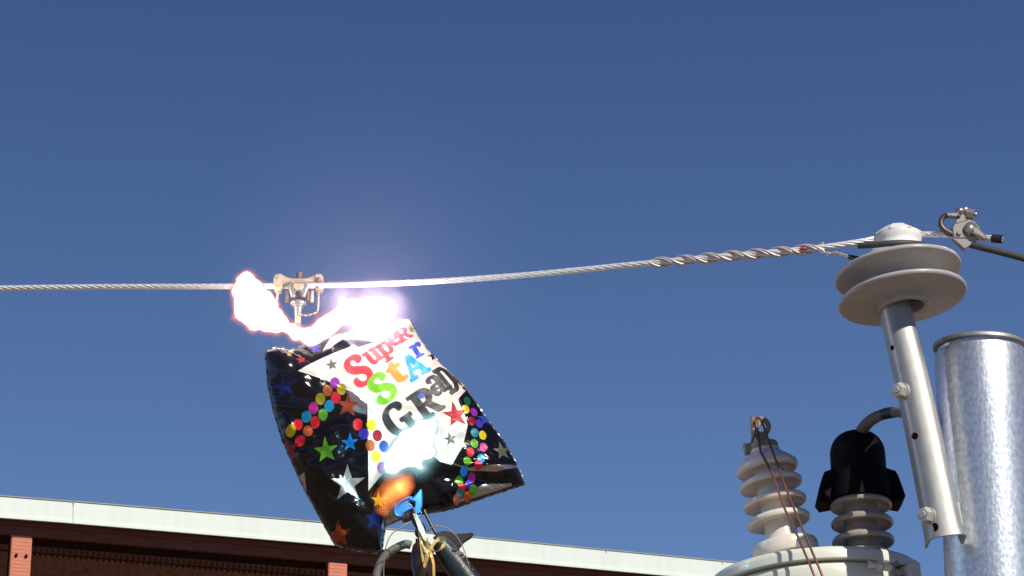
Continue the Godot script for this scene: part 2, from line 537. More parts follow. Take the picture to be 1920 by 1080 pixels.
func edge_distance(p: Vector2, line: PackedVector2Array) -> float:
	var best := 1e9
	for i in line.size():
		var a := line[i]
		var b := line[(i + 1) % line.size()]
		var ab := b - a
		var k := clampf((p - a).dot(ab) / ab.length_squared(), 0, 1)
		best = minf(best, p.distance_squared_to(a + ab * k))
	return sqrt(best)


func balloon() -> void:
	var corners := [[-255, 164], [-247, 173], [-227, 178], [-206, 172], [-188, 177], [-168, 185], [-144, 200], [-116, 218], [-83, 234], [-55, 239], [-16, 237], [17, 236], [42, 235], [59, 199], [76, 172], [100, 145], [124, 120], [149, 97], [166, 72], [196, 25], [229, -22], [250, -60], [262, -87], [269, -111], [246, -118], [210, -129], [171, -142], [133, -155], [102, -163], [67, -168], [39, -172], [10, -181], [-7, -188], [-19, -193], [-23, -213], [-28, -248], [-55, -246], [-78, -242], [-103, -237], [-121, -229], [-146, -181], [-180, -117], [-205, -60], [-223, -15], [-241, 48], [-251, 101]]
	var creases := [[-178, -50, -41, -229, 12, 28], [-236, -32, -108, 27, -9, 16], [-249, 132, -150, 66, 8, 20], [-150, 66, -89, -66, -7, 20], [-229, 21, -152, -31, 8, 18], [-193, -58, -98, -1, 7, 16], [97, -76, 265, -85, 12, 11], [62, -102, 259, -110, -12, 16], [-101, 184, -150, 156, 6, 12], [-101, 184, -24, 177, 6, 12], [-101, 184, -79, 161, 5, 10], [-83, 234, -101, 184, 5, 14], [-54, 59, -57, -141, 7, 16], [-57, -141, -27, -249, 6, 18], [-196, 156, -104, 174, -5, 14], [64, 9, 119, -80, -5, 16], [-43, 40, 54, 26, -4, 12], [-173, -82, -99, -76, 5, 14], [-152, -105, -41, -213, -9, 14], [-126, -149, -57, -172, 6, 14], [-250, 76, -193, -27, 5, 12], [-3, -78, 43, -168, 6, 14], [52, -88, 98, -158, -6, 16], [128, -109, 120, -155, 4, 10], [148, 84, 240, -86, -4, 20], [-149, 111, -234, 139, 4, 20], [-209, -74, -151, -165, -9, 14], [-229, 11, -173, -82, 8, 12], [-111, -197, -45, -243, -7, 14], [-25, -109, 21, -169, -8, 12], [76, -140, 173, -108, 5, 10], [95, -46, 142, 0, 5, 14], [86, -2, 147, -17, 4, 12]]
	var calm := PackedVector2Array()
	for q in [[-194, 117], [-165, 134], [-137, 148], [-83, 169], [-83, 234], [-35, 247], [48, 241], [98, 151], [160, 91], [132, 58], [144, 29], [150, 4], [137, -43], [113, -81], [90, -74], [63, -51], [30, -56], [-2, -56], [-24, -93], [-57, -132], [-57, -56], [-56, 55], [-97, 75], [-137, 95]]:
		calm.append(Vector2(q[0], q[1]))
	var line := PackedVector2Array()
	for q in corners:
		line.append(Vector2(q[0], q[1]))
	var rim := PackedVector2Array()
	for i in line.size():
		var a := line[i]
		var b := line[(i + 1) % line.size()]
		var k := maxi(1, int(ceil(a.distance_to(b) / 5.0)))
		for s in k:
			rim.append(a.lerp(b, float(s) / k))
	var crumple := FastNoiseLite.new()
	crumple.seed = 5
	crumple.frequency = 1.0 / 85.0
	crumple.fractal_type = FastNoiseLite.FRACTAL_RIDGED
	crumple.fractal_octaves = 3
	var pucker := FastNoiseLite.new()
	pucker.seed = 8
	pucker.frequency = 0.05
	var turn := Basis(Vector3(0.9895, 0.0000, -0.1443), Vector3(-0.0347, 0.9707, -0.2376), Vector3(0.1401, 0.2401, 0.9606))
	var o := thing("foil_balloon", "black square foil balloon printed Super StAr GRaD with stars and dots", "balloon", Transform3D(lens_turn * turn, at(735, 810, 5.6)))
	print_foil()
	var foil := mat(Color.WHITE, 1.0, 1.0)
	foil.metallic_specular = 0.5
	foil.albedo_color = Color.WHITE
	foil.albedo_texture = ImageTexture.create_from_image(ink)
	foil.metallic_texture = ImageTexture.create_from_image(shine)
	foil.metallic_texture_channel = BaseMaterial3D.TEXTURE_CHANNEL_RED
	foil.roughness_texture = foil.metallic_texture
	foil.roughness_texture_channel = BaseMaterial3D.TEXTURE_CHANNEL_GREEN
	var back := mat(Color(0.09, 0.08, 0.085), 0.2, 0.35)
	var rows := 54
	for side in [1.0, -1.0]:
		var grid := []
		for j in rows + 1:
			var r := sin(PI / 2.0 * j / rows)
			var row := []
			for i in rim.size():
				var p := rim[i] * r
				var d := edge_distance(p, line)
				var q := 1.0 - minf(d / 150.0, 1.0)
				var z := 66.0 * sqrt(1.0 - q * q)
				var env := minf(d / 22.0, 1.0)
				z += crumple.get_noise_2d(p.x + 500.0 * side, p.y) * (2.0 if Geometry2D.is_point_in_polygon(p, calm) else 4.6) * env
				z += pucker.get_noise_2d(rim[i].x * 1.6, rim[i].y * 1.6 + 99.0 * side) * 9.0 * exp(-d / 22.0) * minf(d / 6.0, 1.0)
				if side > 0.0:
					for c in creases:
						var a := Vector2(c[0], c[1])
						var ab := Vector2(c[2], c[3]) - a
						var k := clampf((p - a).dot(ab) / ab.length_squared(), 0.0, 1.0)
						var dd: float = p.distance_to(a + ab * k) / c[5]
						if dd < 1.0:
							z += c[4] * (1.0 - dd) * minf(1.0, 4.0 * k * (1.0 - k) + 0.25) * minf(d / 10.0, 1.0)
				row.append(Vector3(p.x, p.y, z * side + 0.0) * 0.001)
			grid.append(row)
		var nn := []
		for j in rows + 1:
			var row := []
			row.resize(rim.size())
			row.fill(Vector3.ZERO)
			nn.append(row)
		for j in rows:
			for i in rim.size():
				var i2 := (i + 1) % rim.size()
				var g: Vector3 = (grid[j + 1][i2] - grid[j][i]).cross(grid[j + 1][i] - grid[j][i2])
				if g.z * side < 0.0:
					g = -g
				g = g.normalized()
				for e in [[j, i], [j, i2], [j + 1, i], [j + 1, i2]]:
					nn[e[0]][e[1]] += g
		var mid := Vector3.ZERO
		for i in rim.size():
			mid += nn[0][i]
		for i in rim.size():
			nn[0][i] = mid
		var m := mb()
		for j in rows:
			for i in rim.size():
				var i2 := (i + 1) % rim.size()
				var e := [[j, i], [j, i2], [j + 1, i2], [j + 1, i]]
				var P := []
				var N := []
				var U := []
				for k in e:
					var p: Vector3 = grid[k[0]][k[1]]
					P.append(p)
					N.append(nn[k[0]][k[1]].normalized())
					U.append(px_of(p.x * 1000.0, p.y * 1000.0) / PRINT)
				m.tri(P[0], P[1], P[2], N[0], N[1], N[2], U[0], U[1], U[2])
				m.tri(P[0], P[2], P[3], N[0], N[2], N[3], U[0], U[2], U[3])
		part("front_panel" if side > 0.0 else "back_panel", m.mesh(), foil if side > 0.0 else back, o)
	var sm := mb()
	for i in rim.size():
		var j := (i + 1) % rim.size()
		var k := (i + 2) % rim.size()
		var h := (i + rim.size() - 1) % rim.size()
		var a := rim[i]
		var b := rim[j]
		var na := (rim[j] - rim[h]).orthogonal().normalized()
		var nb := (rim[k] - rim[i]).orthogonal().normalized()
		if na.dot(a) < 0.0:
			na = -na
		if nb.dot(b) < 0.0:
			nb = -nb
		var wa := 2.6 + pucker.get_noise_2d(a.x * 2.0, a.y * 2.0) * 2.0
		var wb := 2.6 + pucker.get_noise_2d(b.x * 2.0, b.y * 2.0) * 2.0
		var za := pucker.get_noise_2d(a.x * 3.0 + 50.0, a.y * 3.0) * 4.0
		var zb := pucker.get_noise_2d(b.x * 3.0 + 50.0, b.y * 3.0) * 4.0
		var A := Vector3(a.x, a.y, 0) * 0.001
		var B := Vector3(b.x, b.y, 0) * 0.001
		var C := Vector3(b.x + nb.x * wb, b.y + nb.y * wb, zb) * 0.001
		var D := Vector3(a.x + na.x * wa, a.y + na.y * wa, za) * 0.001
		sm.quad(A, B, C, D, Vector3.BACK)
	part("seam", sm.mesh(), mat(Color(0.32, 0.3, 0.3), 0.25, 0.7), o)
	var neck := mb()
	var tail := [[14, -179], [32, -170], [40, -159]]
	var tp := []
	for q in tail:
		tp.append(Vector3(q[0], q[1], 8) * 0.001)
	neck.tube(smooth(tp, 4), [0.011, 0.012, 0.013, 0.013, 0.012, 0.011, 0.012, 0.014, 0.016], 8)
	part("neck", neck.mesh(), back, o)


# ---------------------------------------------------------------- burning gas and the glow shells added round it
func flame_field(caps: Array, cell: float, pad: float, number: int, rough: float) -> Dictionary:
	var lo := Vector3.ONE * 1e9
	var hi := -lo
	for c in caps:
		for e in [[c[0], c[2]], [c[1], c[3]]]:
			lo = lo.min(e[0] - Vector3.ONE * (e[1] + pad))
			hi = hi.max(e[0] + Vector3.ONE * (e[1] + pad))
	var nx := int((hi.x - lo.x) / cell) + 2
	var ny := int((hi.y - lo.y) / cell) + 2
	var nz := int((hi.z - lo.z) / cell) + 2
	var noise := FastNoiseLite.new()
	noise.seed = number
	noise.frequency = 22.0
	noise.fractal_octaves = 3
	var f := PackedFloat32Array()
	f.resize(nx * ny * nz)
	for z in nz:
		for y in ny:
			for x in nx:
				var p := lo + Vector3(x, y, z) * cell
				var acc := 0.0
				for c in caps:
					var a: Vector3 = c[0]
					var ab: Vector3 = c[1] - a
					var k := clampf((p - a).dot(ab) / ab.length_squared(), 0, 1)
					var d := p.distance_to(a + ab * k) - lerpf(c[2], c[3], k)
					acc += exp(-d / 0.006)
				var dist := -0.006 * log(maxf(acc, 1e-30))
				f[(z * ny + y) * nx + x] = dist + noise.get_noise_3dv(p) * rough
	return {"f": f, "n": Vector3i(nx, ny, nz), "lo": lo, "cell": cell}


func skin(field: Dictionary, iso: float) -> ArrayMesh:
	var f: PackedFloat32Array = field.f
	var nx: int = field.n.x
	var ny: int = field.n.y
	var nz: int = field.n.z
	var spot := {}
	var verts := PackedVector3Array()
	var step := [1, nx, nx * ny]
	var offs := [0, 1, nx, nx + 1, nx * ny, nx * ny + 1, nx * ny + nx, nx * ny + nx + 1]
	var at8 := [Vector3(0, 0, 0), Vector3(1, 0, 0), Vector3(0, 1, 0), Vector3(1, 1, 0), Vector3(0, 0, 1), Vector3(1, 0, 1), Vector3(0, 1, 1), Vector3(1, 1, 1)]
	var pairs := [[0, 1], [2, 3], [4, 5], [6, 7], [0, 2], [1, 3], [4, 6], [5, 7], [0, 4], [1, 5], [2, 6], [3, 7]]
	for z in nz - 1:
		for y in ny - 1:
			for x in nx - 1:
				var b := (z * ny + y) * nx + x
				var inside := 0
				for o in offs:
					if f[b + o] < iso:
						inside += 1
				if inside == 0 or inside == 8:
					continue
				var sum := Vector3()
				var k := 0
				for e in pairs:
					var u: float = f[b + offs[e[0]]] - iso
					var w: float = f[b + offs[e[1]]] - iso
					if (u < 0.0) != (w < 0.0):
						sum += at8[e[0]].lerp(at8[e[1]], u / (u - w))
						k += 1
				spot[b] = verts.size()
				verts.append(field.lo + (Vector3(x, y, z) + sum / k) * field.cell)
	var idx := PackedInt32Array()
	for b in spot:
		for ax in 3:
			var s: int = step[ax]
			if b + s >= f.size():
				continue
			var u := f[b] < iso
			var w := f[b + s] < iso
			if u == w:
				continue
			var s1: int = step[(ax + 1) % 3]
			var s2: int = step[(ax + 2) % 3]
			if not (spot.has(b - s1) and spot.has(b - s2) and spot.has(b - s1 - s2)):
				continue
			var q := [spot[b], spot[b - s1], spot[b - s1 - s2], spot[b - s2]]
			if u:
				q.reverse()
			for i in [0, 1, 2, 0, 2, 3]:
				idx.append(q[i])
	var nor := PackedVector3Array()
	nor.resize(verts.size())
	for i in range(0, idx.size(), 3):
		var g := (verts[idx[i + 2]] - verts[idx[i]]).cross(verts[idx[i + 1]] - verts[idx[i]])
		for k in 3:
			nor[idx[i + k]] += g
	for i in nor.size():
		nor[i] = nor[i].normalized()
	var a := []
	a.resize(Mesh.ARRAY_MAX)
	a[Mesh.ARRAY_VERTEX] = verts
	a[Mesh.ARRAY_NORMAL] = nor
	a[Mesh.ARRAY_INDEX] = idx
	var m := ArrayMesh.new()
	m.add_surface_from_arrays(Mesh.PRIMITIVE_TRIANGLES, a)
	return m


# chain: [x, y, depth, radius in picture units]
func flame(called: String, label: String, chain: Array, number: int, rough: float, hues: Array, lamps: Array) -> void:
	var mid: Array = chain[2]
	var base := at(mid[0], mid[1], mid[2])
	var o := thing(called, label, "flame", Transform3D(Basis(), base))
	var caps := []
	for i in chain.size() - 1:
		if chain[i].size() == 0 or chain[i + 1].size() == 0:
			continue
		var p: Array = chain[i]
		var q: Array = chain[i + 1]
		caps.append([at(p[0], p[1], p[2]) - base, at(q[0], q[1], q[2]) - base, p[3] * p[2] / F, q[3] * q[2] / F])
	var field := flame_field(caps, 0.0055, 0.045, number, rough)
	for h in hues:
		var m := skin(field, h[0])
		part("core" if h[3] >= 1.0 else "glow_shell", m, glow(h[1], h[2], h[3]), o)  # see-through glowing shells added to imitate soft glare round the core
	for l in lamps:
		var lamp := OmniLight3D.new()
		lamp.name = "arc_lamp"
		lamp.light_color = l[4]
		lamp.light_energy = l[3]
		lamp.light_size = 0.02
		lamp.omni_range = 12.0
		lamp.omni_attenuation = 2.0
		lamp.shadow_enabled = true
		lamp.position = at(l[0], l[1], l[2]) - base
		o.add_child(lamp, true)


# ---------------------------------------------------------------- the build
func _ready() -> void:
	var cam := Camera3D.new()
	cam.name = "camera"
	cam.fov = 2.0 * rad_to_deg(atan(540.0 / F))
	cam.near = 0.1
	cam.far = 1200.0
	cam.transform = Transform3D(lens_turn, EYE)
	add_child(cam)
	cam.current = true
	var env := WorldEnvironment.new()
	env.name = "environment"
	var e := Environment.new()
	e.background_mode = Environment.BG_SKY
	var sky := Sky.new()
	var air := ProceduralSkyMaterial.new()
	air.sky_top_color = Color(0.016, 0.035, 0.125).linear_to_srgb()
	air.sky_horizon_color = Color(0.276, 0.522, 0.985).linear_to_srgb()
	air.sky_energy_multiplier = 1.065
	air.sky_curve = 0.143
	air.ground_bottom_color = Color(0.2, 0.16, 0.12).linear_to_srgb()
	air.ground_horizon_color = Color(0.3, 0.27, 0.24).linear_to_srgb()
	sky.sky_material = air
	e.sky = sky
	e.tonemap_mode = Environment.TONE_MAPPER_LINEAR
	e.tonemap_exposure = 1.0
	e.sdfgi_enabled = true
	e.ssao_enabled = true
	e.ssil_enabled = true
	e.volumetric_fog_enabled = true
	e.volumetric_fog_density = 0.0
	env.environment = e
	add_child(env)
	var sun := DirectionalLight3D.new()
	sun.name = "sun"
	sun.light_energy = 1.45
	sun.light_color = Color(1.0, 0.965, 0.91)
	sun.light_angular_distance = 0.5
	sun.shadow_enabled = true
	var az := deg_to_rad(34.0)
	var el := deg_to_rad(38.5)
	var to_sun := Vector3(sin(az) * cos(el), sin(el), cos(az) * cos(el))
	sun.transform = Transform3D(Basis.looking_at(-to_sun, Vector3.UP), Vector3(0, 6, 0))
	add_child(sun)
	make_materials()
	ground()
	building()
	pole_and_bracket()
	transformer()
	insulator()
	line()
	line_clamps()
	balloon()
	holder()
	flames()


func ground() -> void:
	var g := mb()
	g.quad(Vector3(-500, 0, 500), Vector3(500, 0, 500), Vector3(500, 0, -500), Vector3(-500, 0, -500), Vector3.UP)
	var o := part("ground", g.mesh(), M.dirt, self)
	o.set_meta("kind", "structure")
	tag(o, "bare tan dirt ground of the demonstration yard", "ground")


func building() -> void:
	var D := Vector3(0.9348, 0, -0.3552).normalized()
	var N := D.cross(Vector3.UP).normalized()
	if N.z < 0.0:
		N = -N
	var origin := at(0, 931, 12.0)
	var low := -origin.y
	var frame := Transform3D(Basis(D, Vector3.UP, D.cross(Vector3.UP)), origin)
	var hit := func(x: float, y: float, back: float) -> Vector2:
		var ray := at(x, y, 1.0) - EYE
		var k := (origin - N * back - EYE).dot(N) / ray.dot(N)
		var p := EYE + ray * k - origin
		return Vector2(p.dot(D), p.y)
	var o := thing("screened_shelter", "long low shelter with white metal roof edge and salmon posts", "building", frame)
	var white := [
		[[-260, 910.5], [136.6, 942], [136.6, 981.2], [-260, 950.5]],
		[[137.2, 941.6], [628, 982.6], [628, 1022.6], [137.2, 981.4]],
		[[628.6, 983.6], [888, 1007], [1136, 1030.7], [1385, 1055.2], [1900, 1106], [1900, 1140], [1200, 1073.4], [866, 1041.5], [628.6, 1021.8]],
	]
	for w in white:
		var poly := []
		for p in w:
			poly.append(hit.call(p[0], p[1], 0.0))
		var m := mb()
		m.prism(poly, -0.012, 0.0, 0.0015)
		var pn := part("fascia_panel", m.mesh(), M.fascia, o)
		var lip := mb()
		var k := poly.size()
		var a: Vector2 = poly[k - 1]
		var b: Vector2 = poly[k - 2] if k == 4 else poly[5]
		if k == 4:
			b = poly[2]
			a = poly[3]
		lip.prism([a + Vector2(0, -0.002), b + Vector2(0, -0.002), b + Vector2(0, 0.011), a + Vector2(0, 0.011)], -0.006, 0.007, 0.001)
		part("drip_lip", lip.mesh(), M.fascia, pn)
		var edge := mb()
		var c: Vector2 = poly[0]
		var d: Vector2 = poly[1] if k == 4 else poly[4]
		edge.prism([c + Vector2(0, 0.001), d + Vector2(0, 0.001), d + Vector2(0, 0.007), c + Vector2(0, 0.007)], -0.05, 0.004, 0.001)
		part("roof_edge", edge.mesh(), M.roof, pn)
	for s in [[137, 941.8, 0.02], [1136, 1031, 0.02], [1354, 1052.5, 0.016]]:
		var t := mb()
		var p: Vector2 = hit.call(s[0], s[1], 0.0)
		t.prism([p + Vector2(-0.006, 0.001), p + Vector2(0.006, 0.001), p + Vector2(0.002, -s[2])], -0.004, 0.0015)
		part("torn_notch", t.mesh(), M.roof, o)
	var x0: float = hit.call(-260, 900, 0.0).x
	var x1: float = hit.call(1900, 1100, 0.0).x
	var eave: float = hit.call(0, 971, 0.0).y
	var r := mb()
	r.box(Vector3((x0 + x1) / 2.0, -0.03, 2.0), Vector3(x1 - x0, 0.03, 3.97))
	var rf := part("roof", r.mesh(), M.roof, o, Transform3D(Basis.from_euler(Vector3(0, 0, 0)), Vector3.ZERO))
	rf.position.z = -4.02
	var bt := hit.call(41, 1004, 0.075).y as float
	var beam := mb()
	beam.box(Vector3((x0 + x1) / 2.0, (-0.046 + bt) / 2.0, -0.1), Vector3(x1 - x0, absf(bt + 0.046), 0.05), 0.002)
	part("eave_beam", beam.mesh(), M.maroon, o)
	var strip := mb()
	strip.box(Vector3((x0 + x1) / 2.0, eave + 0.002, -0.062), Vector3(x1 - x0, 0.022, 0.026), 0.002)
	part("gutter_strip", strip.mesh(), M.maroon, o)
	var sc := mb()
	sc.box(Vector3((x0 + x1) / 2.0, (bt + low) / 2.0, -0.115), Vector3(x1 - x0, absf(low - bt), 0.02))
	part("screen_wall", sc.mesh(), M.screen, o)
	for side in [x0 + 0.02, x1 - 0.02]:
		var w2 := mb()
		w2.box(Vector3(side, (low - 0.05) / 2.0, -2.1), Vector3(0.04, absf(low) - 0.05, 3.8))
		part("side_wall", w2.mesh(), M.maroon, o)
	var bw := mb()
	bw.box(Vector3((x0 + x1) / 2.0, (low - 0.05) / 2.0, -4.0), Vector3(x1 - x0, absf(low) - 0.05, 0.04))
	part("back_wall", bw.mesh(), M.maroon, o)
	var ra: Vector2 = hit.call(62, 1031, 0.1)
	var rl := mb()
	rl.box(Vector3((x0 + x1) / 2.0, ra.y, -0.1015), Vector3(x1 - x0, 0.022, 0.006), 0.001)
	part("screen_rail", rl.mesh(), M.rail, o)
	for k in 220:
		var xk := x0 + (x1 - x0) * (k + 0.5) / 220.0
		if xk < hit.call(60, 1040, 0.15).x or xk > hit.call(640, 1040, 0.15).x:
			continue
		var tk := mb()
		tk.box(Vector3(xk, ra.y + 0.002, -0.0955), Vector3(0.009, 0.036, 0.002))
		part("rail_clip", tk.mesh(), M.rail_clip, o)
	for pp in [[22, 61], [617.5, 652.5]]:
		var a: Vector2 = hit.call(pp[0], 1006, 0.072)
		var b: Vector2 = hit.call(pp[1], 1006, 0.072)
		var pm := mb()
		pm.box(Vector3((a.x + b.x) / 2.0, (low + bt + 0.002) / 2.0, -0.11), Vector3(b.x - a.x, absf(low - bt) - 0.002, 0.076), 0.004)
		var post := part("post", pm.mesh(), M.salmon, o)
		for s in [0.26, 0.74]:
			var bm := mb()
			bm.tube([Vector3(lerpf(a.x, b.x, s), bt - 0.092, -0.074), Vector3(lerpf(a.x, b.x, s), bt - 0.092, -0.064)], 0.0075, 6)
			part("bolt", bm.mesh(), M.rail, post)
		for k in 26:
			var gm := mb()
			gm.box(Vector3((a.x + b.x) / 2.0, bt - 0.012 - k * 0.0165, -0.0715), Vector3(b.x - a.x - 0.012, 0.004, 0.0012))
			part("ridge", gm.mesh(), M.salmon, post)


func pole_and_bracket() -> void:
	var top := at(1837, 655, 5.35)
	var o := thing("steel_pole", "thick galvanised steel pole with mottled zinc skin and flat cap", "pole", Transform3D(Basis(), Vector3(top.x, 0, top.z)))
	var h := top.y
	var m := mb()
	var prof := []
	for i in 25:
		prof.append(Vector2(lerpf(0.104, 0.0885, i / 24.0), lerpf(0.0, h - 0.012, i / 24.0)))
	prof.append(Vector2(0.0872, h - 0.008))
	prof.append(Vector2(0.082, h - 0.008))
	prof.append(Vector2(0.082, h))
	m.lathe(prof, 72)
	part("shaft", m.mesh(), M.zinc, o)
	var c := mb()
	c.lathe([Vector2(0, 0), Vector2(0.088, 0), Vector2(0.0905, 0.0015), Vector2(0.0905, 0.007), Vector2(0.089, 0.009), Vector2(0, 0.009)], 72)
	part("cap", c.mesh(), M.zinc_cap, o, Transform3D(Basis(Vector3.BACK, deg_to_rad(-1.6)) * Basis(Vector3.RIGHT, deg_to_rad(0.6)), Vector3(0, h + 0.0005, 0)))

	# pole-top pin: a folded channel that carries the insulator
	var axis := Vector3(-0.1347, 0.901, -0.4115)
	var foot := at(1775, 1012, 5.12)
	var b := thing("insulator_bracket", "leaning galvanised channel bracket bolted to the pole, carrying the insulator", "bracket", along(axis, foot))
	var L := 0.475
	var st := [[0.0, 0.037, 0.027, 0.036], [0.012, 0.0345, 0.027, 0.036], [0.03, 0.0335, 0.027, 0.036], [0.1, 0.0325, 0.027, 0.035], [0.2, 0.0315, 0.027, 0.034], [0.3, 0.0305, 0.027, 0.034], [0.36, 0.0300, 0.028, 0.033], [0.42, 0.0295, 0.0285, 0.030], [L, 0.0290, 0.0285, 0.026], [L + 0.05, 0.0285, 0.028, 0.024]]
	var path_x := [0.0, 0.0, 0.0, 0.001, 0.002, 0.002, 0.0005, -0.0015, -0.003, -0.0035]
	var cm := mb()
	var outer := []
	var inner := []
	for i in st.size():
		var s: Array = st[i]
		var ro := []
		var ri := []
		ro.append(Vector3(-s[1] + path_x[i], s[0], -s[3]))
		ri.append(Vector3(-s[1] + 0.005 + path_x[i], s[0], -s[3]))
		for k in 17:
			var a := PI - PI * k / 16.0
			var rr := pow(absf(cos(a)), 0.8) * signf(cos(a))
			ro.append(Vector3(s[1] * rr + path_x[i], s[0], s[2] * pow(sin(a), 0.8)))
			ri.append(Vector3((s[1] - 0.005) * rr + path_x[i], s[0], (s[2] - 0.005) * pow(sin(a), 0.8)))
		ro.append(Vector3(s[1] + path_x[i], s[0], -s[3]))
		ri.append(Vector3(s[1] - 0.005 + path_x[i], s[0], -s[3]))
		outer.append(ro)
		inner.append(ri)
	var kk: int = outer[0].size()
	var nrm := func(rings: Array, i: int, s: int, sg: float) -> Vector3:
		var t: Vector3 = rings[i][mini(s + 1, kk - 1)] - rings[i][maxi(s - 1, 0)]
		return Vector3(-t.z, 0, t.x).normalized() * -sg * -1.0
	for i in st.size() - 1:
		for s in kk - 1:
			for rg in [[outer, 1.0], [inner, -1.0]]:
				var R: Array = rg[0]
				var g: float = rg[1]
				var n0: Vector3 = nrm.call(R, i, s, 1.0)
				var n1: Vector3 = nrm.call(R, i, s + 1, 1.0)
				var cen := Vector3(path_x[i], R[i][s].y, -0.02)
				if n0.dot(R[i][s] - cen) * g < 0.0:
					n0 = -n0
				if n1.dot(R[i][s + 1] - cen) * g < 0.0:
					n1 = -n1
				cm.tri(R[i][s], R[i][s + 1], R[i + 1][s + 1], n0, n1, n1)
				cm.tri(R[i][s], R[i + 1][s + 1], R[i + 1][s], n0, n1, n0)
		for s in [0, kk - 1]:
			cm.quad(outer[i][s], inner[i][s], inner[i + 1][s], outer[i + 1][s], Vector3(0, 0, -1))
	for i in [0, st.size() - 1]:
		for s in kk - 1:
			cm.quad(outer[i][s], outer[i][s + 1], inner[i][s + 1], inner[i][s], Vector3(0, -1 if i == 0 else 1, 0))
	part("channel", cm.mesh(), M.channel, b)
	# hole and bolts on the left-hand curve of the channel
	var side := Vector3(-0.72, 0, 0.69)
	var hm := mb()
	hm.tube([Vector3(-0.0215, 0.205, 0.0195), Vector3(-0.0232, 0.205, 0.0213)], 0.0068, 16)
	part("bolt_hole", hm.mesh(), M.rail, b)
	var hm2 := mb()
	hm2.tube([Vector3(-0.0275, 0.392, 0.0135), Vector3(-0.0292, 0.392, 0.0146)], 0.0048, 12)
	part("bolt_hole", hm2.mesh(), M.rail, b)
	for y in [0.3, 0.046]:
		var q := Vector3(-0.0265, y, 0.0145)
		var bm := mb()
		bm.tube([q - side * 0.004, q + side * 0.003], 0.0168, 20)
		var bolt := part("bolt", bm.mesh(), M.bolt, b)
		var hd := mb()
		hd.tube([q + side * 0.003, q + side * 0.0155, q + side * 0.0185], [0.0155, 0.0155, 0.0125], 6)
		part("hex_head", hd.mesh(), M.bolt, bolt)
		var sh := mb()
		sh.tube([q + side * 0.0185, q + side * 0.0205], [0.0075, 0.006], 12)
		part("stamp", sh.mesh(), M.bolt, bolt)
	var lower := mb()
	lower.tube([Vector3(-0.021, 0.02, 0.021), Vector3(-0.023, 0.02, 0.0228)], 0.0085, 16)
	part("bolt_hole", lower.mesh(), M.rail, b)
	var strap := mb()
	strap.box(Vector3(0.03, 0.06, -0.05), Vector3(0.05, 0.05, 0.03), 0.003)
	part("standoff", strap.mesh(), M.channel, b)


func shed_profile(h: float, core: float, rim: float) -> Array:
	return [Vector2(core, h - 0.006), Vector2(core + 0.003, h - 0.0035), Vector2(lerpf(core, rim, 0.5), h - 0.0045), Vector2(rim - 0.009, h - 0.0075), Vector2(rim - 0.005, h - 0.0095), Vector2(rim - 0.0015, h - 0.0085), Vector2(rim, h - 0.005), Vector2(rim - 0.0008, h - 0.001), Vector2(rim - 0.004, h + 0.0028), Vector2(rim - 0.010, h + 0.005), Vector2(lerpf(core, rim, 0.4), h + 0.0085), Vector2(core + 0.002, h + 0.011), Vector2(core, h + 0.0135)]


